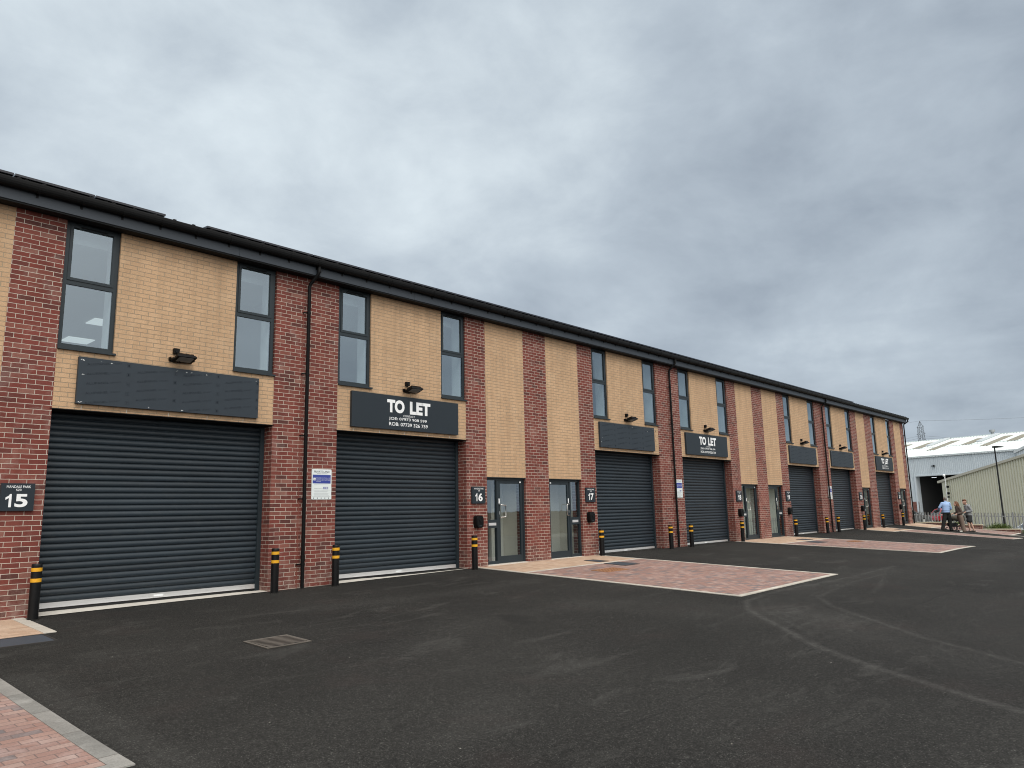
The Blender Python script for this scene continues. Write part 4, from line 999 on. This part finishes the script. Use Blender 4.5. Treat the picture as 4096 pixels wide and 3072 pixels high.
# ------------------------------------------------------------------ cars in the yard
def paint(name, c):
    mt, t, b, o = new_mat(name); b.inputs['Base Color'].default_value = (*c, 1); b.inputs['Roughness'].default_value = .3; b.inputs['Coat Weight'].default_value = .7; b.inputs['Metallic'].default_value = .2
    return mt
M['carred'] = paint('red_car_paint', (.42, .015, .03)); M['cargrey'] = paint('grey_car_paint', (.12, .125, .13)); M['carsilver'] = paint('silver_car_paint', (.30, .33, .36))
mtc, tcx, bc, oc = new_mat('car_glass'); bc.inputs['Base Color'].default_value = (.03, .04, .045, 1); bc.inputs['Roughness'].default_value = .08; M['carglass'] = mtc
M['tyre'] = simple('tyre_rubber', (.02, .02, .02), .8)
def carthing(name, x, y, z, rz, mat, label, h=1.5, L=4.4):
    e = empty(name, (x, y, z), rz, label=label, cat='car')
    hb = h*.60; w_ = .88
    low = [(-L/2, .32), (-L/2-.03, .55), (-L/2+.05, hb*.93), (-L/2+.5, hb), (L/2-1.1, hb), (L/2-.25, hb*.84), (L/2, .60), (L/2, .30)]
    mb = MB()
    def loft(prof, s0, w0, w1, mi=0):
        n = len(prof); rings = []
        for yy, s in ((-w0, 1), (-w1, .0), (w1, .0), (w0, 1)): pass
    cxs = sum(p[0] for p in low)/len(low)
    rings = []
    for yy, sc in ((-w_, .96), (-w_+.06, 1.0), (w_-.06, 1.0), (w_, .96)):
        rings.append([(p[0]*sc, yy, .3+(p[1]-.3)*(1 if sc == 1 else .97)) for p in low])
    n = len(low)
    for r0, r1 in zip(rings, rings[1:]):
        for i in range(n): mb.face([r0[i], r0[(i+1) % n], r1[(i+1) % n], r1[i]])
    mb.face(rings[0][::-1]); mb.face(rings[-1]); mb.build('body', mat, e, bevel=.02)
    # glasshouse
    gb = [(-L/2+.22, hb-.02), (-L/2+.62, h-.13), (-L/2+1.0, h-.055), (L/2-2.15, h-.055), (L/2-1.05, hb-.02)]
    gl_ = [(p[0], -.76 if p[1] < hb else -.62, p[1]) for p in gb]; gr_ = [(p[0], -p_y, p[2]) for p, p_y in [((q[0], 0, q[2]), q[1]) for q in gl_]]
    mb = MB(); mb.face(gl_); mb.face(gr_[::-1])
    for i in range(len(gb)-1): mb.face([gl_[i], gr_[i], gr_[i+1], gl_[i+1]][::-1])
    mb.build('window_glass', M['carglass'], e)
    mb = MB(); rp_ = [(-L/2+.56, h-.13), (-L/2+1.0, h-.05), (L/2-2.2, h-.05), (L/2-2.0, h-.12)]
    a = [(p[0], -.64, p[1]) for p in rp_]; c = [(p[0], .64, p[1]) for p in rp_]; m_ = [(p[0], 0, p[1]+.05) for p in rp_]
    for i in range(3): mb.face([a[i], m_[i], m_[i+1], a[i+1]][::-1]); mb.face([m_[i], c[i], c[i+1], m_[i+1]][::-1])
    for s in (-1, 1):
        pil = [(gb[0], gb[1]), (gb[3], gb[4]), ((-L/2+1.75, hb), (-L/2+1.8, h-.07))]
        for p, q in pil: mb.tube([(p[0], s*.765, p[1]), (q[0], s*.63, q[1])], .035, 6)
        mb.tube([(gb[1][0], s*.64, gb[1][1]), (gb[2][0], s*.64, h-.05), (gb[3][0], s*.64, h-.05)], .028, 6)
    mb.build('roof', mat, e)
    for sx_ in (-L/2+.8, L/2-.85):
        for s in (-1, 1):
            mb = MB(); mb.tube([(sx_, s*.68, .31), (sx_, s*.89, .31)], .31, 20); wh = mb.build('wheel', M['tyre'], e)
            mb = MB(); mb.tube([(sx_, s*.87, .31), (sx_, s*.895, .31)], .2, 14); mb.build('rim', M['alu'], wh)
    mb = MB()
    for s in (-1, 1):
        mb = MB(); mb.box(L/2-.32, L/2-.10, s*.55-.13, s*.55+.13, hb*.70, hb*.80); mb.build('headlight', M['white'], e)
        mb = MB(); mb.box(-L/2-.02, -L/2+.1, s*.66-.1, s*.66+.1, hb*.80, hb*.92); mb.build('tail_light', M['carred'], e)
    mb = MB()
    for s in (-1, 1): mb.tube([(gb[0][0]+.05, s*.775, hb+.005), (gb[4][0]-.05, s*.775, hb+.005)], .012, 6)
    mb.build('window_trim', M['alu'], e)
    return e
carthing('parked_car', 73.0, 6.2, yz(6.5), R(-47.6), M['carred'], 'red car parked in the yard before the open shed doorway', 1.52)
carthing('parked_car', 62.8, 8.2, yz(8), R(-47.6)+.1, M['cargrey'], 'grey car seen through the fence beside the end of the brick building', 1.62, 4.5)
carthing('parked_car', 51.4, -3.75, yz(-4), R(-47.6)+math.pi, M['carsilver'], 'silver car behind the fence at the right edge', 1.45)

# ------------------------------------------------------------------ pylon and power lines
py_ = empty('electricity_pylon', (262.6, 54.2, -2), R(-47.6), label='tall steel lattice electricity pylon rising behind the far shed', cat='pylon')
mb = MB(); zs = [0, 7, 13, 18, 21.5, 23.6, 25.4, 27.0, 28.4, 30.5]; hw = [3.0, 2.2, 1.5, 1.05, .86, .80, .74, .68, .62, .03]
for i in range(len(zs)-1):
    for sx_, sy_ in ((-1, -1), (1, -1), (1, 1), (-1, 1)):
        mb.tube([(sx_*hw[i], sy_*hw[i], zs[i]), (sx_*hw[i+1], sy_*hw[i+1], zs[i+1])], .06, 4, caps=False)
    c = [(-1, -1), (1, -1), (1, 1), (-1, 1)]
    for k in range(4):
        (a, b_), (c_, e_) = c[k], c[(k+1) % 4]
        mb.tube([(a*hw[i], b_*hw[i], zs[i]), (c_*hw[i+1], e_*hw[i+1], zs[i+1])], .032, 4, caps=False); mb.tube([(c_*hw[i], e_*hw[i], zs[i]), (a*hw[i+1], b_*hw[i+1], zs[i+1])], .032, 4, caps=False)
        mb.tube([(a*hw[i], b_*hw[i], zs[i]), (c_*hw[i], e_*hw[i], zs[i])], .032, 4, caps=False)
mb.build('lattice_tower', M['pylon'], py_)
for z, l_ in ((28.4, 2.2), (26.0, 2.8), (24.0, 2.4)):       # cross arms, seen end on
    mb = MB()
    for s in (-1, 1): mb.tube([(0, s*.6, z), (0, s*l_, z+.15)], .06, 4); mb.tube([(0, s*.6, z+.8), (0, s*l_, z+.15)], .05, 4)
    mb.build('cross_arm', M['pylon'], py_)
def wire(a, m_, b_, r_, label):
    mb = MB(); a, m_, b_ = Vector(a), Vector(m_), Vector(b_); P = []
    for q, w2, sag in ((a, m_, 3.0), (m_, b_, 3.5)):
        for k in range(13 if q is a else 13):
            t_ = k/12; p = q.lerp(w2, t_); p.z -= sag*4*t_*(1-t_)*.4
            if not P or (p-P[-1]).length > .01: P.append(p)
    mb.tube(P, r_, 4, caps=False); o = mb.build('power_line', M['pylon']); return tag(o, label, 'power line', 'power lines meeting at the pylon')
wire((225, 97, 24), (262.4, 54.2, 28.6), (330, -23, 33), .035, 'topmost overhead wire crossing the sky from the pylon tip')
for k, (dz, dl, nm) in enumerate(((0, 0, 'upper wire of the lower bundle at the pylon'), (-.8, .6, 'middle wire of the lower bundle at the pylon'), (-1.7, -.5, 'lowest wire of the lower bundle at the pylon'))):
    wire((225+dl, 97, 17.6+dz*1.6), (262.4, 54.2, 23.6+dz*.9), (306, 5, 22.0+dz*1.0), .035, nm)

# ------------------------------------------------------------------ far side of the yard, behind the photographer (mirrored in the door glass)
of = empty('board_fence', (0, -27, -.6), label='brown close-boarded timber fence across the yard, mirrored in the door glass', cat='fence')
mb = MB(); x = -20
while x < 50: mb.box(x, x+.135, random.uniform(-.02, 0), .02, 0, 1.85+random.uniform(-.03, .03)); x += .15
mb.build('board_panel', M['timber'], of)
os_ = empty('opposite_shed', (14, -44, -1), label='pale grey clad shed across the yard, mirrored in the door glass', cat='building')
mb = MB(); corr(mb, -24, 26, 0, 6.6, .3, -.05, y=0); mb.box(-24, 26, -20, -.06, 0, 6.5); mb.build('cladding', M['plaster'], os_)
mb = MB(); mb.prism([(.4, 6.6), (-10, 8.6), (-20.4, 6.6), (-20.4, 6.51), (.4, 6.51)], -24.4, 26.4); mb.build('roof', M['groof'], os_)

# ------------------------------------------------------------------ people
SK = simple('skin', (.52, .32, .24), .6, var=.05)
def vox(name, shapes, mat, parent, size=.012, smooth=4, keep=None):
    """one continuous surface grown from tapered limbs and rounded masses"""
    mb = MB()
    for q in shapes:
        if q[0] == 'b': mb.ball(q[1], *q[2], nu=16, nv=10, M=q[3] if len(q) > 3 else None)
        else:
            _, a, b_, r0, r1 = q; a, b_ = Vector(a), Vector(b_)
            if (b_-a).length < 1e-4: continue
            mb.tube([a, a.lerp(b_, .5), b_], [r0, (r0+r1)/2, r1], 12); mb.ball(a, r0, nu=12, nv=8); mb.ball(b_, r1, nu=12, nv=8)
    me = bpy.data.meshes.new('s'); me.from_pydata(mb.v, [], mb.f); me.update()
    o = bpy.data.objects.new('s', me); COL.objects.link(o)
    rm = o.modifiers.new('r', 'REMESH'); rm.mode = 'VOXEL'; rm.voxel_size = size; rm.use_smooth_shade = True
    sm = o.modifiers.new('m', 'SMOOTH'); sm.iterations = smooth; sm.factor = .5
    bpy.context.view_layer.update(); dg = bpy.context.evaluated_depsgraph_get()
    nm = bpy.data.meshes.new_from_object(o.evaluated_get(dg)); nm.name = name
    bpy.data.objects.remove(o); nm.materials.clear(); nm.materials.append(mat)
    for p_ in nm.polygons: p_.use_smooth = True
    r_ = bpy.data.objects.new(name, nm); COL.objects.link(r_); r_.parent = parent; return r_
def hand(wrist, elbow, side):
    w0 = Vector(wrist); d = (w0-Vector(elbow)).normalized(); s_ = d.cross(Vector((0, 0, 1))).normalized(); u = s_.cross(d)
    sh = [('c', w0, w0+d*.05, .026, .030), ('c', w0+d*.05-s_*.022, w0+d*.085-s_*.026, .017, .015), ('c', w0+d*.05+s_*.022, w0+d*.08+s_*.026, .017, .015), ('c', w0+d*.05, w0+d*.09, .02, .016)]
    for off, ln in ((-.034, .052), (-.012, .066), (.012, .062), (.034, .046)):
        a = w0+d*.085+s_*off; b_ = a+d*ln*.55-u*.012; c_ = b_+d*ln*.35-u*.03
        sh += [('c', a, b_, .0095, .009), ('c', b_, c_, .009, .0085)]
    t0 = w0+d*.035+s_*.03*side; t1 = t0+d*.03+s_*.028*side-u*.008; sh += [('c', t0, t1, .014, .011), ('c', t1, t1+d*.03-u*.012, .011, .0095)]
    return sh
def person(loc, label, J, mats, face, hair, tw, lw, shorts=False, flare=0, extra=()):
    e = empty('person', loc, R(-47.62), label=label, cat='person')
    V_ = {k: Vector(x) for k, x in J.items()}
    fx = Vector(face); sd = Vector((-fx.y, fx.x, 0)); Z = Vector((0, 0, 1))
    F_ = Matrix((sd, fx, Z)).transposed()
    hd = V_['hd']; jw = V_['jaw']
    b = [('b', V_['pel'], (.145, .115, .11), F_), ('b', V_['wai'], (.13, .10, .12), F_), ('b', V_['che'], (.155, .115, .17), F_), ('c', V_['sl'], V_['sr'], .048, .048), ('c', V_['nb']-Z*.03, V_['nk']+Z*.03, .058, .052),
         ('b', hd, (.074, .092, .098), F_), ('b', jw+fx*.012, (.056, .066, .058), F_), ('c', hd*.45+jw*.55+fx*.088, hd*.3+jw*.7+fx*.108, .011, .015), ('b', jw+fx*.073-Z*.012, (.022, .014, .009), F_), ('b', jw+fx*.06-Z*.045, (.025, .02, .016), F_),
         ('c', hd+fx*.082-sd*.04+Z*.0, hd+fx*.082+sd*.04, .012, .012)]
    for s_ in (1, -1): b.append(('b', hd*.6+jw*.4+sd*s_*.08-fx*.01, (.012, .022, .032), F_))
    sides = (('l', 1), ('r', -1))
    for k, s_ in sides:
        S_, E_, W_ = V_['s'+k], V_['e'+k], V_['w'+k]
        b += [('c', S_, E_, .050, .040), ('c', E_, W_, .040, .026)]+hand(W_, E_, s_)
        H_, K_, A_, T_ = V_['h'+k], V_['k'+k], V_['a'+k], V_['f'+k]
        b += [('c', H_, K_, .085, .055), ('c', K_, K_.lerp(A_, .35), .052, .055), ('c', K_.lerp(A_, .35), A_, .055, .036), ('c', A_, A_*1.0-Z*.04, .038, .035), ('c', A_-Z*.05, T_, .034, .028)]
    vox('body', b, SK, e, .010, 3)
    hem = V_['wai'].lerp(V_['pel'], .75)
    t = [('b', hem, (tw[0], tw[0]*.82, .075), F_), ('b', V_['wai'], (tw[1], tw[1]*.80, .17), F_), ('b', V_['wai'].lerp(V_['che'], .5), (tw[1]*.97, tw[1]*.76, .17), F_), ('b', V_['che'], (tw[2], tw[2]*.76, .19), F_), ('c', V_['sl'], V_['sr'], .066, .066), ('c', V_['nb']-Z*.05, V_['nb']+Z*.012, .085, .070)]
    for k, s_ in sides:
        S_, E_, W_ = V_['s'+k], V_['e'+k], V_['w'+k]; t += [('c', S_, E_, .072, .060), ('c', E_, E_.lerp(W_, .9), .060, .042)]
    t += list(extra); vox('top', t, mats[0], e, .014, 4)
    q = [('b', V_['pel'], (lw[0], lw[0]*.86, .12), F_)]
    for k, s_ in sides:
        H_, K_, A_ = V_['h'+k], V_['k'+k], V_['a'+k]
        if shorts: q.append(('c', H_, H_.lerp(K_, .62), lw[1], lw[2]))
        else: q += [('c', H_, K_, lw[1], lw[2]), ('c', K_, A_-Z*.02, lw[2], lw[3])]
    vox('shorts' if shorts else 'trousers', q, mats[1], e, .014, 4)
    for k, s_ in sides:
        A_, T_ = V_['a'+k], V_['f'+k]; dd = T_-A_; dd.z = 0; dd.normalize(); o_ = Vector((A_.x, A_.y, 0))
        vox('shoe', [('c', o_-dd*.05+Z*.042, o_+dd*.06+Z*.045, .043, .045), ('c', o_+dd*.06+Z*.040, o_+dd*.19+Z*.032, .043, .032)], mats[2], e, .012, 3)
    hs = [(h_[0], *([hd+fx*h_[1][0]+sd*h_[1][1]+Z*h_[1][2]] if h_[0] == 'b' else [hd+fx*h_[1][0]+sd*h_[1][1]+Z*h_[1][2], hd+fx*h_[2][0]+sd*h_[2][1]+Z*h_[2][2]]), *h_[(2 if h_[0] == 'b' else 3):], *([F_] if h_[0] == 'b' else [])) for h_ in hair]
    vox('hair', hs, mats[3], e, .010, 2)
    return e, F_
mshirt = simple('light_blue_shirt', (.30, .44, .70), .85, var=.12, scale=12); mnavy = simple('dark_navy_trousers', (.010, .012, .011), .9)
mbrown = simple('brown_knit_top', (.095, .070, .058), .9, var=.15, scale=14); mtaupe = simple('taupe_trousers', (.17, .125, .10), .9, var=.15, scale=10)
mhood = simple('grey_hoodie', (.24, .25, .26), .9, var=.15, scale=14); mshort = simple('black_shorts', (.012, .014, .016), .8)
hgrey = simple('grey_hair', (.22, .21, .19), .8, var=.3, scale=40); hbrown = simple('auburn_hair', (.13, .055, .025), .7, var=.3, scale=40); hdark = simple('ginger_brown_hair', (.12, .045, .02), .8, var=.3, scale=40)
mshoe = simple('black_shoe', (.012, .011, .011), .5); mwhite = simple('white_trainer', (.62, .62, .56), .6); msand = simple('dark_sandal', (.03, .025, .02), .7)
# man in the blue shirt, seen from behind
p1, _ = person((30.42, -2.70, g(30.42, -2.70)), 'person in light blue shirt and dark trousers seen from behind, holding a dark folder',
    dict(pel=(-.02, 0, .93), wai=(-.02, 0, 1.08), che=(-.01, 0, 1.30), nb=(.0, .0, 1.50), nk=(.01, .01, 1.55), jaw=(.015, .035, 1.605), hd=(.02, .01, 1.68),
         sl=(-.185, 0, 1.43), el=(-.33, .03, 1.21), wl=(-.30, .25, 1.07), sr=(.185, 0, 1.43), er=(.275, .03, 1.14), wr=(.16, .25, 1.08),
         hl=(-.09, 0, .86), kl=(-.18, .01, .49), al=(-.31, 0, .09), fl=(-.42, .03, .04), hr=(.09, 0, .86), kr=(.13, .02, .48), ar=(.14, 0, .09), fr=(.19, .11, .04)),
    (mshirt, mnavy, mshoe, hgrey), (0, 1, 0), [('b', (-.022, 0, .011), (.082, .088, .092)), ('b', (-.045, 0, -.03), (.072, .06, .06))],
    (.195, .205, .20), (.185, .115, .098, .085))
fo = empty('folder', (30.42-.32*.674+.28*.739, -2.70+.32*.739+.28*.674, g(30.42, -2.7)+1.03), R(-47.6), label='dark folder held in the left hand of the person in blue', cat='folder')
mb = MB(); Mf = Matrix.Rotation(R(-24), 4, 'Y'); mb.box(-.16, .10, -.02, .02, -.05, .06, M=Mf); mb.box(-.16, .10, -.034, -.021, -.052, .062, M=Mf); mb.build('cover', mshort, fo, bevel=.004)
# woman
p2, _ = person((30.45, -3.34, g(30.45, -3.34)), 'person with long auburn hair, brown top and wide taupe trousers beside the pram',
    dict(pel=(-.06, 0, .84), wai=(-.08, 0, .97), che=(-.11, 0, 1.14), nb=(-.15, 0, 1.30), nk=(-.17, 0, 1.35), jaw=(-.205, 0, 1.40), hd=(-.19, 0, 1.475),
         sl=(-.12, .13, 1.25), el=(-.04, .17, 1.01), wl=(-.28, .16, .96), sr=(-.12, -.13, 1.25), er=(-.02, -.17, .99), wr=(-.25, -.12, .93),
         hl=(-.05, .07, .78), kl=(.03, .08, .45), al=(.14, .06, .09), fl=(.03, .06, .04), hr=(-.06, -.07, .78), kr=(-.02, -.08, .45), ar=(.01, -.08, .09), fr=(-.12, -.08, .04)),
    (mbrown, mtaupe, mwhite, hbrown), (-1, 0, 0), [('b', (-.015, 0, .025), (.085, .095, .092)), ('c', (-.05, 0, .0), (-.11, 0, -.14), .085, .075), ('c', (-.11, 0, -.14), (-.20, 0, -.30), .075, .03), ('c', (.02, .065, .0), (-.02, .07, -.14), .03, .03), ('c', (.02, -.065, .0), (-.02, -.07, -.14), .03, .03)],
    (.165, .16, .16), (.165, .12, .11, .095))
# bearded man with hoodie
p3, F3 = person((31.50, -3.54, g(31.50, -3.54)), 'bearded person in grey hooded top and black shorts pushing the pram',
    dict(pel=(-.06, 0, .86), wai=(-.07, 0, 1.0), che=(-.08, 0, 1.21), nb=(-.12, 0, 1.40), nk=(-.15, 0, 1.45), jaw=(-.215, 0, 1.515), hd=(-.20, 0, 1.595),
         sl=(-.10, .16, 1.33), el=(-.02, .20, 1.10), wl=(-.27, .16, 1.06), sr=(-.09, -.16, 1.33), er=(.0, -.20, 1.10), wr=(-.26, -.14, 1.05),
         hl=(-.04, .08, .80), kl=(.06, .09, .47), al=(.17, .08, .09), fl=(.05, .08, .04), hr=(-.07, -.08, .80), kr=(-.18, -.09, .47), ar=(-.13, -.09, .09), fr=(-.26, -.09, .04)),
    (mhood, mshort, msand, hdark), (-1, 0, 0), [('b', (-.012, 0, .05), (.080, .10, .075)), ('b', (.06, 0, .075), (.07, .05, .035)), ('b', (-.05, 0, -.01), (.076, .055, .07))],
    (.18, .185, .18), (.165, .125, .125, .1), shorts=True, extra=[('c', (-.02, -.09, 1.40), (.045, 0, 1.385), .045, .06), ('c', (.045, 0, 1.385), (-.02, .09, 1.40), .06, .045)])
vox('beard', [('b', (-.235, 0, 1.475), (.05, .052, .05)), ('b', (-.20, 0, 1.50), (.05, .066, .045))], hdark, p3, .010, 2)
# pram
pr = empty('pram', (30.98, -2.98, g(30.95, -2.98)), R(-47.6), label='dark olive pram with black spoked wheels between the three people', cat='pram')
molive = simple('olive_pram_fabric', (.055, .050, .036), .85, var=.15)
mb = MB()
def ringp(x, hw_, zb, zt_, n=12):
    return [(x, hw_*math.copysign(abs(math.cos(2*math.pi*k/n))**.7, math.cos(2*math.pi*k/n)), (zb+zt_)/2+(zt_-zb)/2*math.copysign(abs(math.sin(2*math.pi*k/n))**.7, math.sin(2*math.pi*k/n))) for k in range(n)]
rs = [ringp(-.60, .05, .68, .74), ringp(-.56, .17, .60, .77), ringp(-.3, .2, .56, .79), ringp(.0, .2, .53, .79), ringp(.2, .2, .52, .80), ringp(.26, .17, .56, .79)]
vsx = [p for r_ in rs for p in r_]; mb.shared(vsx, [(i*12+k, i*12+(k+1) % 12, (i+1)*12+(k+1) % 12, (i+1)*12+k) for i in range(len(rs)-1) for k in range(12)]); mb.face(rs[0][::-1]); mb.face(rs[-1]); mb.build('carrycot', molive, pr)
mb = MB(); rs = [ringp(.27, .16, .50, .80), ringp(.34, .17, .48, .82), ringp(.41, .12, .52, .78)]
vsx = [p for r_ in rs for p in r_]; mb.shared(vsx, [(i*12+k, i*12+(k+1) % 12, (i+1)*12+(k+1) % 12, (i+1)*12+k) for i in range(2) for k in range(12)]); mb.face(rs[0][::-1]); mb.face(rs[-1]); mb.build('bag', molive, pr)
mb = MB()
for s in (-.24, .24):
    mb.tube([(-.69, s*.5, .10), (-.66, s*.7, .19), (-.50, s, .26), (-.12, s, .50), (.10, s, .60), (.42, s, .93), (.47, s, .96)], .016, 8); mb.tube([(0, s, .155), (-.10, s, .38), (-.22, s, .44)], .015, 8)
mb.tube([(.47, -.24, .96), (.48, 0, .97), (.47, .24, .96)], .018, 8); mb.tube([(0, -.26, .155), (0, .26, .155)], .014, 8)
mb.build('frame', mshort, pr)
mb = MB(); mb.prism([(-.38, .26), (-.10, .22), (-.02, .42), (-.40, .42)], -.17, .17, 'y'); mb.build('basket', mshort, pr, bevel=.03)
for x, r_, s in ((0, .155, -.26), (0, .155, .26), (-.69, .085, -.12), (-.69, .085, .12)):
    mb = MB(); P = [(x+r_*.9*math.cos(k*math.pi/12), s, r_+r_*.9*math.sin(k*math.pi/12)) for k in range(25)]; mb.tube(P, r_*.13, 8, caps=False); wh = mb.build('wheel', M['tyre'], pr)
    mb = MB()
    for k in range(6): mb.tube([(x, s, r_), (x+r_*.85*math.cos(k*math.pi/3), s, r_+r_*.85*math.sin(k*math.pi/3))], .009, 5)
    mb.tube([(x, s-.02, r_), (x, s+.02, r_)], .03, 10); mb.build('spokes', mshort, wh)
